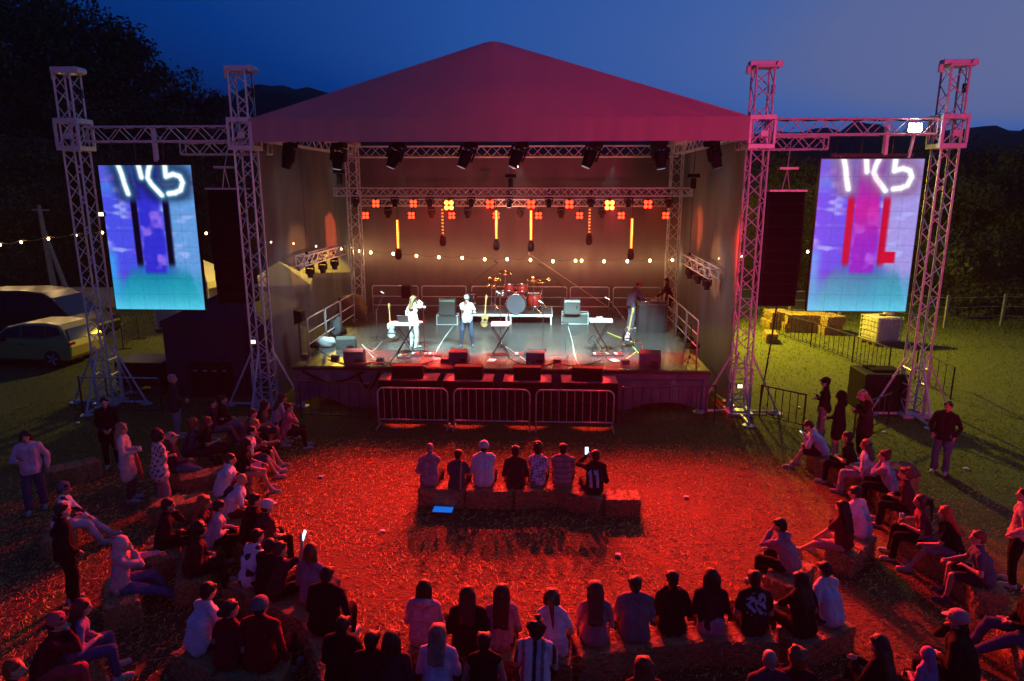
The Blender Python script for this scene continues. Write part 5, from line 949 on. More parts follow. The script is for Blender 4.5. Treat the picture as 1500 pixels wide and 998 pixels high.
    if lg != 'bare':
        for e in (-1, 1):
            cap(m, P+V(e*.055*w,-.0,-.03), P+V(e*.05*w,-.0,-.005), .110*w+.004, .104*w); k = {'long':1,'shorts':.86,'skirt':.8,'wide':1}[lg]; cap(m, HP[e], HP[e].lerp(KN[e], k), .106*w, .078 if lg != 'skirt' else .10)
            if lg in ('long','wide'): cap(m, KN[e], KN[e].lerp(FT[e], .93), .077 if lg == 'wide' else .071, .075 if lg == 'wide' else .056)
        if lg == 'skirt': cap(m, HP[1].lerp(HP[-1], .5), KN[1].lerp(KN[-1], .5)*.75+P*.25, .12, .13)
        b_ = blob('trousers', m, .017, 2, .014, seed+2); b_.materials.append(clothm); obj({'long':'trousers','wide':'trousers','shorts':'shorts','skirt':'skirt'}[lg], b_, t, True, bot)
    for e in (-1, 1):
        m = MB(); fd = V(e*.12, 1, 0).normalized(); cap(m, FT[e]+V(0,-.03,-.025), FT[e]+fd*.16+V(0,0,-.038), .045, .036); m.box(FT[e]+fd*.06+V(0,0,-.062), (.085,.27,.022), math.atan2(-fd.x, fd.y)); cap(m, FT[e]+V(0,-.01,-.02), FT[e]+V(0,0,.03), .045, .048)
        q = blob('shoe', m, .014, 1, 0, seed); q.materials.append(shoem); obj('shoe', q, t, True, shoes)
    # ---- hair and hats
    back = lambda k: (NB-dr(lean)*.02).lerp(P, k)+V(0,-.125*w-.015,0)
    if hair != 'bald':
        m = MB(); big = {'curly':1.22,'bob':1.14,'long':1.08,'half':1.08,'afro':1.25}.get(hair, 1); m.ball(hv(0,-.026,.034), (.084*big,.096*big,.098*big), 14, Mh); m.ball(hv(0,-.05,-.01), (.076*big,.07*big,.085*big), 12, Mh)
        for e in (-1, 1): cap(m, hv(e*.05,.045,.075), hv(e*.068,.0,.05), .03, .03)
        if hair in ('long','bob','pony','half'):
            z_ = -.12 if hair == 'bob' else -.06
            for e in (-1, 0, 1): cap(m, hv(e*.062,-.03-.025*(e == 0),.03), hv(e*.072,-.035-.035*(e == 0),z_), .048, .05 if hair == 'bob' else .045)
            if hair in ('long','half'):
                kk = .42 if hair == 'long' else .22
                for e in (-1.2, -.4, .4, 1.2): cap(m, hv(e*.055,-.07,-.04), back(kk+.06*rs.random())+V(e*.065,0,0), .05, .026)
        if hair == 'pony': m.tube([hv(0,-.10,.05), hv(0,-.16,.03), hv(0,-.17,-.06), back(.38)], [.03,.04,.038,.014], 8)
        if hair == 'bun': m.ball(hv(0,-.09,.10), (.055,.055,.05), 10)
        if hair == 'lowbun': m.ball(hv(0,-.125,-.02), (.05,.045,.05), 10)
        if hair in ('curly','afro'):
            for k in range(34): u = V(rs.gauss(0,1), rs.gauss(-.25,1), rs.gauss(.35,1)).normalized(); m.ball(hv(u.x*.10,-.02+u.y*.11,.035+u.z*.115), rs.uniform(.022,.036), 6)
        q = blob('hair', m, .0135, 2, .010 if hair != 'short' else .006, seed+3); q.materials.append(hairm); obj('hair', q, t, True, hc)
    if hat:
        m = MB()
        if hat in ('cap','visorcap','backcap'):
            m.ball(hv(0,-.015,.045), (.101,.118,.096), 14, Mh); yb = 1 if hat != 'backcap' else -1
            pl = [(.075*math.sin(a), .05+.115*math.cos(a)) for a in [-1.4+2.8*k/8 for k in range(9)]]; o_ = len(m.v)
            for z_ in (.035, .052): m.v += [tuple(hv(x, y*yb, z_-.12*(y-.08))) for x, y in pl]
            m.f += [tuple(range(o_, o_+9)), tuple(range(o_+17, o_+8, -1))]+[(o_+(k+1) % 9, o_+k, o_+9+k, o_+9+(k+1) % 9) for k in range(9)]
        elif hat == 'beanie': m.ball(hv(0,-.015,.045), (.098,.114,.102), 14, Mh); m.lathe([(.096,-.02),(.105,-.015),(.105,.025),(.096,.03)], hv(0,-.012,.03), Mh @ V(0,-.12,1), 16)
        elif hat == 'hood': m.ball(hv(0,-.03,.02), (.108,.118,.130), 14, Mh); cap(m, hv(0,-.06,-.08), NB+V(0,-.05,-.02), .095, .11)
        q = blob('hat', m, .014, 2, .003, seed+4); q.materials.append(clothm); obj({'beanie':'beanie','hood':'hood'}.get(hat, 'cap'), q, t, True, hatc)
    PEOPLE[key] = dict(o=t, root=root, M=M, s=s, HA=HA, EL=EL, HC=HC, z0=z0, NB=NB, rz=rz); return t
def held(key, off=V(0,0,0), e=1, both=False):
    p = PEOPLE[key]; h = (p['HA'][1]+p['HA'][-1])/2 if both else p['HA'][e]; return p['root']+p['M'] @ ((h+V(*off))*p['s'])
phm = mat('phone_screen', (.05,.05,.05), .2, emit=(.72,.82,1), es=2.2); phd = mat('phone_body', (.03,.03,.03), .3)
def phone(key, label, e=1, both=False, tilt=-35, off=(0,.08,.05), lit=True):
    p = held(key, off, e, both); t = thing('phone', label, 'phone', p, PEOPLE[key]['rz']); M = Matrix.Rotation(R(tilt), 3, 'X'); m = MB(); m.box((0,0,0), (.078,.009,.16), M=M); m.build('phone_case', phd, t, bevel=.003)
    if lit: m = MB(); m.box(M @ V(0,-.0056,0), (.07,.003,.15), M=M); m.build('display', phm, t)
    return t
def cup(key, label, e=1, off=(0,.07,.03)):
    t = thing('cup', label, 'cup', held(key, off, e)); m = MB(); m.lathe([(.028,-.05),(.036,.05),(.033,.05),(.026,-.045)], (0,0,0)); m.build('cup_wall', white, t, True); m = MB(); m.lathe([(.03,.038),(.005,.039)], (0,0,0)); m.build('drink', brownc, t)
def rows(keys, label, ext=.28, group='hay bales used as seats', skip=()):
    P = [PEOPLE[k]['root'] for k in keys]; P = [V(p.x, p.y, 0) for p in P]
    if len(P) == 1: d = PEOPLE[keys[0]]['M'] @ V(1,0,0); P = [P[0]-d*.2, P[0]+d*.2]
    P = [P[0]-(P[1]-P[0]).normalized()*ext]+P+[P[-1]+(P[-1]-P[-2]).normalized()*ext]; seg_ = [(P[i+1]-P[i]).length for i in range(len(P)-1)]; L = sum(seg_); n = max(1, round(L/.95))
    def at(l):
        for i, g in enumerate(seg_):
            if l <= g or i == len(seg_)-1: return P[i].lerp(P[i+1], l/g)
            l -= g
    for k in range(n):
        a, b = at(L*k/n), at(L*(k+1)/n); c = (a+b)/2; d = b-a; o = bale(c.x, c.y, math.atan2(d.y, d.x), (label % nth(k)) if n > 1 else label.replace(', %s', '').replace('%s ', ''), 0, group); sc = max(.8, min(1.12, (L/n-.02)/.92)); o.scale = (sc, 1, 1)
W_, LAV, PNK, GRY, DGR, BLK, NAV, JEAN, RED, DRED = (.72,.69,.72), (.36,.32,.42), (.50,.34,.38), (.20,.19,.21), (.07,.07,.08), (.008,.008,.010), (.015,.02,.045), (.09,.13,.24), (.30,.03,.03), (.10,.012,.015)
BLOND, BROWN, RED_OR_LIT, DARK, GREYH = (.38,.25,.10), (.055,.03,.018), (.28,.08,.03), (.010,.008,.008), (.30,.28,.27)  # red hair, reused where orange light on a head is put into its colour
def vstripe(co): x = co[:, 0]; k = np.floor((x+.3)/.045).astype(int) % 5; C = np.array([(.58,.56,.60),(.02,.02,.025),(.45,.44,.5),(.22,.17,.18),(.55,.54,.6)]); return C[k]
def hstripe(co): k = (np.floor(co[:, 2]/.035).astype(int) % 3); return np.array([(.34,.24,.25),(.22,.14,.15),(.30,.21,.22)])[k]
def leopard(co): v = np.sin(co[:, 0]*62+2*np.sin(co[:, 2]*41))*np.sin(co[:, 2]*58+2*np.sin(co[:, 0]*37+co[:, 1]*30)); return np.where(v[:, None] > .12, np.array([[.10,.09,.16]]), np.array([[.68,.64,.74]]))
def floral(co): v = np.sin(co[:, 0]*48+co[:, 2]*20)*np.sin(co[:, 2]*52-co[:, 1]*33); return np.where(v[:, None] > .25, np.array([[.15,.09,.12]]), np.array([[.62,.52,.50]]))
def backprint(co):
    x, z = co[:, 0], co[:, 2]; v = np.sin(x*70+np.sin(z*40)*2)+np.sin(z*60+x*25); on = (np.abs(x) < .135) & (z > .70) & (z < .98) & (co[:, 1] < .02) & (v > -.5+2.4*np.maximum(0, .86-z)*3); return np.where(on[:, None], np.array([[.42,.42,.50]]), np.array([[.012,.012,.014]]))
def eleven(co):
    x, z = co[:, 0], co[:, 2]; b = (co[:, 1] < .06) & (z > .56) & (z < .86); on = b & (((x > -.105) & (x < -.05)) | ((x > .03) & (x < .085)) | ((z > .79) & (((x > -.14) & (x < -.1)) | ((x > -.005) & (x < .035)))))
    return np.where(on[:, None], np.array([[.50,.47,.52]]), np.array([[.012,.012,.015]]))
def whitejac(co): v = np.sin(co[:, 0]*26+2*np.sin(co[:, 2]*17))+np.sin(co[:, 2]*24+co[:, 1]*20); return np.where(v[:, None] > .9, np.array([[.02,.02,.03]]), np.array([[.70,.68,.80]]))
def trim(co): on = (np.abs(co[:, 0]-.10) < .018); return np.where(on[:, None], np.array([[.40,.30,.12]]), np.array([[.06,.055,.07]]))
p = person
# --- on the stage
p('singer', 'singer all in white holding a microphone beside the laptop keyboard', 606,439, 'stand', 35, (.75,.75,.74), 'long', (.75,.75,.74), 'long', 'half', (.20,.12,.06), arms=('hang','mic'), lean=4, hy=25, z0=ZD, shoes=(.6,.6,.6), coat=.05, w=.95, s=1.0)
p('jeansman', 'man in white shirt and dark jeans holding a microphone to his mouth', 683,438, 'stand', 178, (.68,.68,.66), 'short', (.05,.07,.12), 'long', 'short', DARK, arms=('bent','mic'), lean=2, z0=ZD, shoes=DGR, splay=.4, hat='cap', hatc=(.35,.36,.35))
p('dj', 'DJ with cap bending over the black-clothed desk', 936,418, 'stand', 66, (.08,.055,.10), 'long', (.13,.14,.18), 'wide', 'short', DARK, arms=('desk','desk'), lean=24, hp=38, s=1.06, z0=ZD, hat='beanie', hatc=(.25,.09,.04))
p('dj2', 'person in dark clothes standing behind the far end of the DJ desk', 976,412, 'stand', -80, BLK, 'long', BLK, 'long', 'short', DARK, arms=('desk','bent'), lean=16, z0=ZD)
for k, e, lab in (('singer', 1, 'microphone in the raised hand of the singer in white'), ('jeansman', 1, 'microphone at the mouth of the man in white shirt')):
    q = held(k, (0,.05,.03), e); t = thing('handheld_microphone', lab, 'microphone', q, PEOPLE[k]['rz']); m = MB(); m.bar((0,.03,-.1), (0,-.01,.05), .014, 8, .019); m.build('microphone_body', black, t); m = MB(); m.ball((0,-.018,.065), .026, 8); m.build('grille_head', chrome, t, True)
# --- middle bales, seen from behind
G = 'people on the middle hay bales'
p('c1', 'person in greyish pink hoodie with cropped hair, raising one hand, first on the middle bales', 630,657, 'sit', 2, (.34,.25,.30), 'long', NAV, 'long', 'bald', skin=(.36,.20,.15), arms=('lap','chin'), collar='hood', lean=16, group=G)
p('c2', 'small dark-haired person in dark grey tee with a yellow side stripe', 671,666, 'sit', 4, (.06,.055,.07), 'short', BLK, 'long', 'short', s=.93, lean=20, arms=('knees','knees'), paint=trim, group=G)
p('c3', 'broad person in white beanie and pale long-sleeved top', 709,655, 'sit', 0, (.74,.70,.78), 'long', NAV, 'long', 'short', hat='beanie', hatc=(.6,.55,.62), lean=12, w=1.08, arms=('lap','between'), group=G, s=1.04)
p('c4', 'dark-haired person in plain dark brown shirt on the middle bales', 755,661, 'sit', -2, (.035,.024,.024), 'long', BLK, 'long', 'short', lean=16, arms=('lap','lap'), group=G)
p('c5', 'person in purple-white leopard top on the middle bales', 788,657, 'sit', 2, W_, 'short', BLK, 'long', 'curly', DARK, lean=13, paint=leopard, w=.9, arms=('between','lap'), group=G)
p('c6', 'man in dusty pink striped tee on the middle bales', 825,658, 'sit', 3, PNK, 'short', NAV, 'long', 'short', lean=14, paint=hstripe, w=1.05, arms=('knees','knees'), group=G)
p('c7', 'person in black jersey numbered 11 holding a bright phone', 872,668, 'sit', -6, BLK, 'long', BLK, 'long', 'short', lean=24, paint=eleven, arms=('beside','lap'), hy=-14, group=G, roll=5)
phone('c7', 'bright phone held up by the person in jersey 11', -1, False, -10, (0,.05,.08))
rows(['c1','c2','c3','c4','c5','c6','c7'], 'hay bale of the middle row, %s from the swagged-skirt side', .2)
q = PEOPLE['c7']['root']; o = bale(q.x+.56, q.y-.02, .03, 'empty hay bale at the end of the middle row beside jersey 11'); o.scale = (.74, 1, .96)
# --- group near the whitish roof tower
G = 'people on bales near the whitish roof tower'
p('l1', 'person in white-pink shirt looking down at their hands, nearest the swagged-skirt fence', 414,583, 'sit', 62, (.52,.40,.46), 'long', BLK, 'long', 'half', BROWN, lean=24, arms=('phone','phone'), group=G)
p('l2', 'person in pink tee half hidden behind the white-pink shirt, at the tower foot', 423,597, 'sit', 70, (.40,.16,.20), 'short', BLK, 'long', 'bun', BROWN, arms=('lap','chin'), group=G, s=.95)
p('l3', 'dark-haired woman in olive-grey top with bare legs, elbows on knees', 389,594, 'sit', 68, (.13,.11,.09), 'short', DGR, 'shorts', 'half', DARK, lean=26, arms=('between','between'), w=.9, foot=(.62,.55), group=G)
p('l4', 'person in dusty red tee partly hidden by the olive-grey top', 370,606, 'sit', 60, (.25,.06,.08), 'short', BLK, 'long', 'short', BROWN, lean=22, arms=('reach','lap'), group=G)
p('l5', 'blond-haired woman in dark tee with a hand stretched out on bales by the tower', 374,622, 'sit', 72, (.05,.04,.05), 'short', BLK, 'shorts', 'long', BLOND, lean=14, arms=('lap','reach'), w=.88, foot=(.6,.5), group=G)
p('l6', 'dark-haired man in white tee holding a blue drink bag', 369,632, 'sit', 66, W_, 'short', (.04,.05,.09), 'shorts', 'short', DARK, lean=18, arms=('phone','lap'), foot=(.66,.6), group=G)
p('l7', 'dark-haired woman in black with a blue towel on her lap', 362,650, 'sit', 70, BLK, 'short', (.24,.15,.13), 'bare', 'long', DARK, lean=20, arms=('knees','knees'), w=.9, foot=(.5,.6), group=G)
p('l8', 'black-haired person in dark jacket with crossed arms near the navy booth', 311,591, 'sit', 60, (.05,.03,.04), 'long', (.22,.15,.17), 'long', 'short', DARK, lean=8, arms=('crossed','crossed'), foot=(.6,.56), group=G)
p('l9', 'person in black with bare red-lit face beside the crossed-arms person', 326,586, 'sit', 64, BLK, 'long', (.32,.20,.24), 'long', 'short', DARK, lean=10, arms=('lap','lap'), foot=(.62,.6), group=G)
p('l10', 'person with frizzy orange-lit hair in dark purple jacket', 284,622, 'sit', 70, (.06,.04,.08), 'long', (.05,.03,.04), 'long', 'afro', RED_OR_LIT, lean=20, arms=('knees','lap'), foot=(.66,.62), group=G)
p('l11', 'red-haired person in black with hands in lap behind the frizzy-haired one', 304,618, 'sit', 66, BLK, 'short', (.06,.02,.02), 'long', 'half', RED_OR_LIT, lean=14, arms=('lap','lap'), foot=(.6,.56), group=G)
p('l12', 'dark-haired person standing in pale patterned shirt, back half turned', 233,640, 'stand', 40, (.46,.40,.38), 'short', (.34,.26,.26), 'wide', 'afro', DARK, paint=floral, arms=('crossed','crossed'), lean=6, coat=.12, hy=20)
p('l13', 'person in pale cap and dark jacket leaning back with jeans stretched out', 251,642, 'sit', 66, (.05,.03,.05), 'long', JEAN, 'long', 'short', BROWN, hat='cap', hatc=(.5,.3,.3), lean=-6, arms=('back','lap'), foot=(.78,.7), group=G)
p('l14', 'heavy man in white tee sitting hunched with crossed arms', 338,673, 'sit', 66, (.74,.71,.80), 'short', NAV, 'long', 'short', BROWN, lean=26, arms=('crossed','crossed'), w=1.1, group=G)
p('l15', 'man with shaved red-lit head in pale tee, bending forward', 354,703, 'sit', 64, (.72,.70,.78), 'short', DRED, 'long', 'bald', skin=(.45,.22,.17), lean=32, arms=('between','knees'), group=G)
p('l16', 'man in black jacket looking ahead beside the white-capped one', 374,733, 'sit', 50, BLK, 'long', BLK, 'long', 'short', DARK, lean=20, arms=('lap','lap'), group=G)
p('l17', 'person in white cap and dark top on the bales', 392,742, 'sit', 42, (.07,.03,.04), 'short', BLK, 'long', 'short', DARK, hat='cap', hatc=(.62,.52,.58), lean=20, arms=('lap','between'), group=G)
p('l18', 'person with hand on mouth in dark clothes deep in shadow', 247,740, 'sit', 60, (.03,.012,.015), 'long', BLK, 'long', 'short', DARK, lean=16, arms=('chin','lap'), group=G)
p('l19', 'red-haired woman in dark red top turned to the white sleeve', 300,736, 'sit', 66, (.12,.02,.03), 'short', BLK, 'long', 'half', RED_OR_LIT, lean=18, arms=('lap','lap'), w=.9, group=G)
p('l20', 'person in pale shirt mostly hidden behind the red-haired woman', 322,742, 'sit', 55, (.45,.42,.52), 'long', BLK, 'long', 'short', DARK, lean=26, arms=('knees','lap'), group=G, s=.94)
p('l21', 'curly dark-haired person in dark red sweater below the red-haired woman', 293,776, 'sit', 55, (.05,.012,.016), 'long', BLK, 'long', 'curly', DARK, lean=20, arms=('lap','lap'), group=G)
p('l22', 'dark-haired man in white and black jacket among the bales', 377,786, 'sit', 38, W_, 'long', BLK, 'long', 'short', DARK, lean=22, paint=whitejac, arms=('lap','between'), group=G)
p('l23', 'broad person all in black whose neighbour holds a bright phone', 397,800, 'sit', 30, BLK, 'long', BLK, 'long', 'short', DARK, lean=14, arms=('lap','lap'), w=1.12, group=G)
p('l24', 'person looking at a bright phone held in both hands', 411,804, 'sit', 40, (.05,.02,.03), 'short', BLK, 'long', 'short', BROWN, lean=16, arms=('phone','up'), group=G)
phone('l24', 'bright phone held by the person beside the broad black-clad one', 1, False, -25, (.02,.03,.06))
p('l25', 'brown-haired woman in lavender-grey top bending to the phone', 456,808, 'sit', 12, (.22,.17,.24), 'long', DGR, 'long', 'bob', (.10,.05,.03), lean=24, roll=-8, arms=('lap','lap'), w=.95, group=G)
p('l26', 'big man in black jacket sitting with one elbow out', 480,842, 'sit', 10, BLK, 'long', BLK, 'long', 'short', DARK, lean=16, arms=('lap','side'), w=1.18, s=1.04, group=G)
p('l27', 'huge dark figure in black nearest the camera beside the man in black jacket', 503,916, 'sit', 12, BLK, 'long', BLK, 'long', 'short', DARK, lean=12, arms=('lap','side'), w=1.15, group=G)
rows(['l1','l3','l5','l6','l7'], 'hay bale under the bare-legged group by the tower, %s from the fence'); rows(['l9','l11'], 'hay bale near the navy booth, %s of the short row'); rows(['l10','l13'], 'hay bale under the frizzy-haired and capped pair, %s from the booth'); rows(['l14','l15','l16','l17'], 'hay bale under the men in white tees, %s from the tower'); rows(['l19','l21'], 'hay bale under the red-haired woman, %s'); rows(['l18'], 'hay bale under the person with hand on mouth'); rows(['l22','l23','l25','l26','l27'], 'hay bale in the row of black-clad men, %s from the tower')
for x, y, a, l in ((300,718,.5,'dark empty hay bale behind the hunched man in white tee'),(262,760,.3,'dark empty hay bale beside the hand-on-mouth person'),(345,640,1.2,'dark hay bale behind the white tee and blue bag')): q = atZ(x, y); bale(q.x, q.y, a, l)
q = PEOPLE['l7']; t = thing('towel', 'blue towel on the lap of the dark-haired woman in black', 'towel', q['root']+q['M'] @ V(0,.26,.60), q['rz']); m = MB(); m.box((0,0,0), (.3,.3,.04)); m.build('cloth', mat('blue_towel', (.03,.10,.42), .9, 0, (20, .3), .3), t, bevel=.015)
# --- standing at the side
p('s1', 'grey-haired man in dark jacket and white shirt standing by the dark booth', 253,555, 'stand', 70, (.035,.035,.04), 'long', (.22,.24,.34), 'long', 'short', GREYH, arms=('lap','lap'), lean=2, coat=.10)
p('s2', 'person in black standing at the foot of the outer tower, red thing in hand', 153,590, 'stand', 150, BLK, 'long', BLK, 'long', 'short', DARK, arms=('lap','lap'), lean=4, coat=.2)
p('s3', 'long-haired woman in pale coat holding a paper cup, standing', 179,628, 'stand', 72, (.70,.50,.52), 'long', (.10,.05,.06), 'long', 'long', (.32,.20,.15), arms=('crossed','bent'), lean=-3, coat=.36, w=.92, hy=10); cup('s3', 'paper cup held by the long-haired woman in pale coat', 1)
t = thing('red_scarf', 'long red scarf hanging from the arm of the woman in pale coat', 'scarf', PEOPLE['s3']['root']+PEOPLE['s3']['M'] @ V(.12,.2,1.0), PEOPLE['s3']['rz']); m = MB(); m.tube([(0,0,.1),(.02,.03,-.1),(.0,.06,-.35),(.02,.08,-.5)], [.03,.045,.04,.03], 6); m.build('cloth', mat('red_scarf', (.45,.06,.05), .9), t, True)
p('s4', 'woman in pink top and jeans walking past the yellowish car side', 37,640, 'stand', 150, (.75,.45,.60), 'long', (.06,.08,.16), 'wide', 'half', BROWN, arms=('hang','bent'), lean=6, w=1.05, foot=(.36,.58))
p('s5', 'person in black standing with back turned near the white-jacketed sitter', 92,748, 'stand', 40, BLK, 'long', BLK, 'long', 'short', DARK, arms=('pocket','pocket'), lean=4)
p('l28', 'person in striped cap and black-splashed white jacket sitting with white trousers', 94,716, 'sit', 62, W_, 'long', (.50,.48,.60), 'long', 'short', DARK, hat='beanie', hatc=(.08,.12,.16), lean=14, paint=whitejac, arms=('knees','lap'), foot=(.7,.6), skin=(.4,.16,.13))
p('l29', 'person in pink hooded sweater and jeans drinking, legs crossed', 180,797, 'sit', 58, (.60,.36,.44), 'long', (.08,.11,.26), 'long', 'bald', hat='hood', hatc=(.62,.38,.46), arms=('reach','mic'), lean=10, foot=(.60,.86), shoes=DGR)
p('l30', 'dark-haired man in long pale shirt sitting bent forward, back turned', 306,866, 'sit', 30, (.68,.62,.72), 'short', NAV, 'long', 'short', DARK, lean=26, arms=('between','knees'), s=1.04)
p('l31', 'woman with hair tied up in dark red top beside the pale shirt', 338,892, 'sit', 16, (.16,.015,.02), 'short', BLK, 'long', 'lowbun', BROWN, lean=18, arms=('lap','lap'), w=.9, hy=30)
p('l32', 'man with patterned cap and red sweater seen from behind', 382,888, 'sit', 8, (.20,.012,.014), 'long', BLK, 'long', 'short', DARK, hat='backcap', hatc=(.22,.14,.15), lean=10, arms=('lap','side'), s=1.06, w=1.08)
p('l33', 'person in pink beanie leaning over with bare knees, lowest corner group', 84,912, 'sit', 60, (.10,.012,.018), 'long', (.34,.06,.08), 'long', 'short', DARK, hat='beanie', hatc=(.42,.10,.12), lean=26, arms=('between','chin'))
p('l34', 'red-haired person with pale blue stripe on the side, next to the pink beanie', 121,890, 'sit', 52, (.22,.16,.34), 'long', (.04,.07,.2), 'long', 'half', (.12,.02,.02), lean=22, arms=('lap','lap'), w=.9)
p('l35', 'dark-haired face with orange light at the very corner of the crowd', 22,980, 'sit', 62, DRED, 'long', BLK, 'long', 'short', RED_OR_LIT, lean=16)
rows(['l28'], 'hay bale under the splashed white jacket'); rows(['l29'], 'hay bale under the pink hooded drinker'); rows(['l30','l31','l32'], 'hay bale under the pale shirt and red sweater row, %s'); rows(['l33','l34'], 'hay bale under the pink beanie pair, %s'); rows(['l35'], 'hay bale at the lowest crowd corner')
# --- front row, backs to the camera
G = 'front row seen from behind'
for k, lab, x, y, kw in (
 ('f1','person with dark bob in pink hoodie, first of the back-view row',622,862, dict(top=(.56,.30,.38), hair='bob', collar='hood', under=None)),
 ('f2','long dark-haired person in black jacket between two pink tops',685,872, dict(top=BLK, hair='half', w=1.08)),
 ('f3','very long dark-haired woman with pale hem showing',735,868, dict(top=(.30,.20,.25), hair='long', w=.92)),
 ('f4','brown ponytailed woman in white top leaning sideways',808,874, dict(top=(.66,.62,.74), hair='pony', hc=(.10,.05,.03), roll=-6, sl='short', under=(.46,.44,.56), w=.9)),
 ('f5','woman with long brown hair over a dusty pink dress',872,864, dict(top=(.30,.16,.20), hair='long', hc=(.09,.035,.02), sl='short', coat=.1, w=.92)),
 ('f6','person with low bun in wide grey tee',930,856, dict(top=(.17,.15,.17), hair='lowbun', sl='short', w=1.12)),
 ('f7','black-haired person in black hoodie in the back-view row',985,848, dict(top=BLK, collar='hood')),
 ('f8','person with dark bob and pink hem under a dark jacket',1042,846, dict(top=(.025,.012,.018), hair='bob', under=(.45,.22,.32))),
 ('f9','person in black tee with big white print on the back',1105,848, dict(top=BLK, sl='short', paint=backprint, hy=10))):
    p(k, lab, x, y, 'sit', rng.uniform(-6, 6)-3*(x-850)/250, **{**dict(lean=14, arms=('lap','lap'), group=G, hair='short', bot=BLK), **kw})
p('f10', 'dark-haired person in black turning to the white tee', 1172,850, 'sit', -22, BLK, 'short', BLK, 'long', 'half', DARK, lean=16, arms=('reach','lap'), group=G)
p('f11', 'dark-haired man in white tee, last of the back-view row', 1207,834, 'sit', -26, (.70,.60,.68), 'short', NAV, 'long', 'short', DARK, lean=24, arms=('lap','between'), group=G)
p('f12', 'dark-haired man in pinkish grey hoodie with hand at his mouth, sitting alone', 1142,770, 'sit', -48, (.34,.22,.28), 'long', BLK, 'long', 'short', DARK, lean=26, collar='hood', arms=('mic','knees'))
rows(['f1','f2','f3','f4'], 'hay bale under the back-view row, %s from the pink hoodie'); rows(['f5','f6','f7','f8','f9'], 'hay bale under the back-view row, %s from the dusty pink dress'); rows(['f10','f11'], 'hay bale under the white tee at the row end, %s'); rows(['f12'], 'hay bale under the lone man in pinkish grey hoodie')
G = 'rearmost people nearest the camera'
for k, lab, x, y, kw in (
 ('b1','dark-haired person low in the shadow between black figure and bob',545,938, dict(top=(.03,.01,.013))),
 ('b2','person with wavy dark hair and dark red shoulders, nearest row',574,938, dict(top=(.07,.02,.03), hair='bob', hc=(.04,.015,.012))),
 ('b3','blond person in lavender hoodie, nearest row',642,928, dict(top=(.60,.52,.70), hair='half', hc=(.34,.18,.14))),
 ('b4','short-haired person in black sleeveless top, nearest row',709,940, dict(top=BLK, sl='none', skin=(.35,.18,.15))),
 ('b5','black curly-haired person in vertically striped white shirt',786,920, dict(top=W_, sl='short', hair='afro', paint=vstripe, s=1.03)),
 ('b6','red-brown long-haired head cut by the frame edge, nearest row',943,976, dict(top=(.04,.01,.015), hair='half', hc=(.18,.04,.02))),
 ('b7','cropped-haired man in dark grey top beside a curly orange head',1127,966, dict(top=(.09,.04,.06), hair='bald', skin=(.40,.20,.17), w=1.1)),
 ('b8','person with curly orange-lit hair beside the cropped-haired man',1166,964, dict(top=(.03,.01,.015), hair='curly', hc=RED_OR_LIT, hy=-30))):
    p(k, lab, x, y, 'sit', rng.uniform(-5, 5)-4*(x-800)/250, **{**dict(lean=12, arms=('lap','lap'), group=G, hair='short', bot=BLK), **kw})
rows(['b1','b2','b3','b4','b5'], 'hay bale of the nearest row, %s from the black figure'); rows(['b6'], 'hay bale under the red-brown head'); rows(['b7','b8'], 'hay bale under the cropped man and orange curls, %s')
# --- right-hand group
G = 'people on bales near the pink roof tower'
p('r1', 'dark-haired man in lavender sweatshirt and shorts bent over his phone', 1184,624, 'sit', -66, (.62,.58,.76), 'long', (.025,.02,.025), 'shorts', 'short', DARK, lean=38, hp=34, arms=('phone','phone'), foot=(.62,.5), shoes=(.5,.45,.5), group=G); phone('r1', 'phone held low by the man in lavender sweatshirt', 1, True, -50, (0,.05,.04))
p('r2', 'person in black tee sitting in shadow behind the lavender sweatshirt', 1241,640, 'sit', -50, BLK, 'short', BLK, 'long', 'short', DARK, lean=14, arms=('lap','lap'), group=G)
p('r3', 'light-brown-haired person in white top and pale trousers by the dark fence', 1268,652, 'sit', -55, (.72,.68,.80), 'long', (.42,.36,.46), 'wide', 'half', (.20,.12,.08), lean=10, arms=('lap','lap'), group=G, shoes=(.4,.35,.4))
p('r4', 'brown-haired person in black scarf and white shirt, hand to face', 1295,668, 'sit', -60, (.44,.40,.50), 'long', BLK, 'long', 'bun', BROWN, lean=20, arms=('chin','knees'), group=G)
p('r5', 'person with red-lit hair bun behind the maroon blanket', 1325,694, 'sit', -58, (.05,.02,.03), 'long', BLK, 'long', 'bun', (.10,.04,.03), lean=16, arms=('lap','lap'), group=G)
p('r6', 'dark-haired man in pink-white tee with black shoulder strap', 1252,722, 'sit', -34, (.75,.50,.62), 'short', DGR, 'long', 'short', DARK, lean=22, arms=('lap','lap'), w=1.08, hy=-20, group=G)
p('r7', 'woman with long dark hair, dark red top and a bare stretched leg', 1233,743, 'sit', -36, (.09,.012,.018), 'short', (.36,.24,.30), 'shorts', 'long', DARK, lean=10, arms=('knees','lap'), foot=(.72,.6), w=.92, group=G, skin=(.5,.3,.24))
p('r8', 'red-faced woman with tied brown hair, drink in hand, beside the blanket', 1348,734, 'sit', -70, (.20,.06,.07), 'short', BLK, 'long', 'pony', BROWN, lean=14, arms=('lap','bent'), w=.92, group=G); cup('r8', 'cup in the hand of the red-faced woman with tied hair', 1)
p('r9', 'person with orange-lit hair in black tee and shorts, arms on bare knees', 1384,752, 'sit', -66, BLK, 'short', (.20,.18,.28), 'shorts', 'half', RED_OR_LIT, lean=24, arms=('knees','knees'), foot=(.62,.5), group=G)
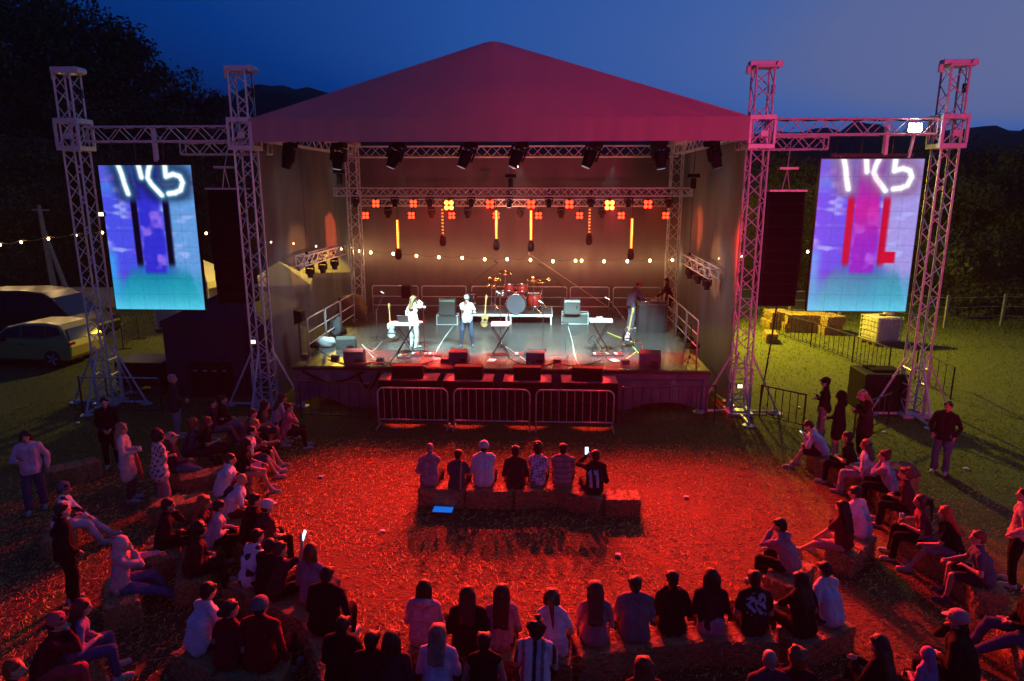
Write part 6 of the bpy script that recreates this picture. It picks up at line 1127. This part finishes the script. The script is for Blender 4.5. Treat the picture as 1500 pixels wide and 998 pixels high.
p('r10', 'cropped-haired man in denim shirt and shorts', 1432,788, 'sit', -64, (.07,.10,.15), 'short', (.02,.02,.03), 'shorts', 'short', (.16,.05,.03), lean=18, arms=('lap','knees'), w=1.1, group=G, shoes=(.04,.05,.1))
p('r11', 'person in black with jeans stretched towards the crowd, at the frame edge', 1512,862, 'sit', -76, BLK, 'long', (.05,.07,.15), 'long', 'short', DARK, lean=6, arms=('lap','lap'), foot=(.78,.6), group=G)
p('r12', 'man in pale cap and black jacket leaning over a small pink hood', 1402,908, 'sit', -48, BLK, 'long', BLK, 'long', 'short', DARK, hat='cap', hatc=(.48,.30,.28), lean=16, arms=('lap','chin'), w=1.15, s=1.05, group=G)
p('r13', 'small child in pink hooded top beside the pale-capped man', 1357,958, 'sit', -30, (.46,.22,.40), 'long', BLK, 'long', 'bald', hat='hood', hatc=(.46,.20,.38), lean=10, arms=('lap','lap'), s=.74, group=G)
p('r14', 'long-haired woman in black with hands raised before her face', 1287,945, 'sit', -42, BLK, 'long', BLK, 'long', 'long', (.07,.03,.02), lean=10, arms=('phone','phone'), w=.92, group=G)
p('r15', 'pale-topped person standing cut by the frame edge', 1500,725, 'stand', -60, (.40,.34,.33), 'long', BLK, 'long', 'short', DARK, arms=('pocket','pocket'), lean=2)
p('r16', 'man in black jacket and jeans standing on bare ground, face lit red', 1389,596, 'stand', -140, (.025,.015,.016), 'long', (.10,.12,.20), 'wide', 'short', DARK, arms=('pocket','pocket'), lean=2, skin=(.5,.16,.13), w=1.08)  # red light on the face is put into his skin colour
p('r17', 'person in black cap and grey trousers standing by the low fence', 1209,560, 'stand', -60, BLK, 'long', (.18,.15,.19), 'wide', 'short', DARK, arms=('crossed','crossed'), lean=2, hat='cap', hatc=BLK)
p('r18', 'person in black hooded jacket with bare red-lit legs standing', 1231,580, 'stand', -50, BLK, 'long', BLK, 'bare', 'short', DARK, arms=('lap','lap'), lean=2, hat='hood', hatc=BLK, coat=.28, w=.95, skin=(.5,.22,.2))  # skin colour carries the red light on the legs
p('r19', 'woman in pink cap and dark coat looking down at her hands', 1264,580, 'stand', -100, (.04,.018,.022), 'long', BLK, 'long', 'half', (.25,.14,.07), arms=('phone','phone'), lean=8, hp=26, hat='cap', hatc=(.55,.22,.30), coat=.25, w=1.0)
rows(['r1','r2','r3'], 'hay bale under the lavender sweatshirt group, %s from the pink tower'); rows(['r4','r5'], 'hay bale beside the maroon blanket, %s'); rows(['r7','r6'], 'hay bale under the strap-shouldered man, %s'); rows(['r8','r9','r10'], 'hay bale under the orange-lit hair group, %s from the blanket'); rows(['r11'], 'hay bale at the frame edge under jeans'); rows(['r13','r12'], 'hay bale under the pale-capped man, %s'); rows(['r14'], 'hay bale under the long-haired woman with raised hands')
q = atZ(1306, 722); bale(q.x, q.y, .35, 'hay bale under the maroon blanket'); o = lump('blanket', (q.x, q.y, .395), (1.15,.75,.26), 'maroon blanket spread over a bale among the seated people', 'blanket', mat('maroon_blanket', (.12,.03,.045), .9, 0, (9, .5), .5, scale3=(1,5,1)), 33)
q = atZ(212, 690); bale(q.x-1.2, q.y-.6, .8, 'empty dark hay bale near the woman in pale coat')
# ---------------------------------------------------------------- thin stage smoke, spread over the whole place to give the lamps halos
hz = MB(); hz.box((0, 72, 22), (460, 250, 46)); hz = hz.build('haze', bpy.data.materials.new('thin_smoke')); hz['kind'] = 'stuff'; hm = hz.data.materials[0]; hm.use_nodes = True; hn = hm.node_tree; hn.nodes.clear()
pv = hn.nodes.new('ShaderNodeVolumePrincipled'); pv.inputs['Density'].default_value = .0003; pv.inputs['Color'].default_value = (.9, .9, .9, 1); pv.inputs['Anisotropy'].default_value = .25; mo = hn.nodes.new('ShaderNodeOutputMaterial'); hn.links.new(pv.outputs[0], mo.inputs['Volume'])
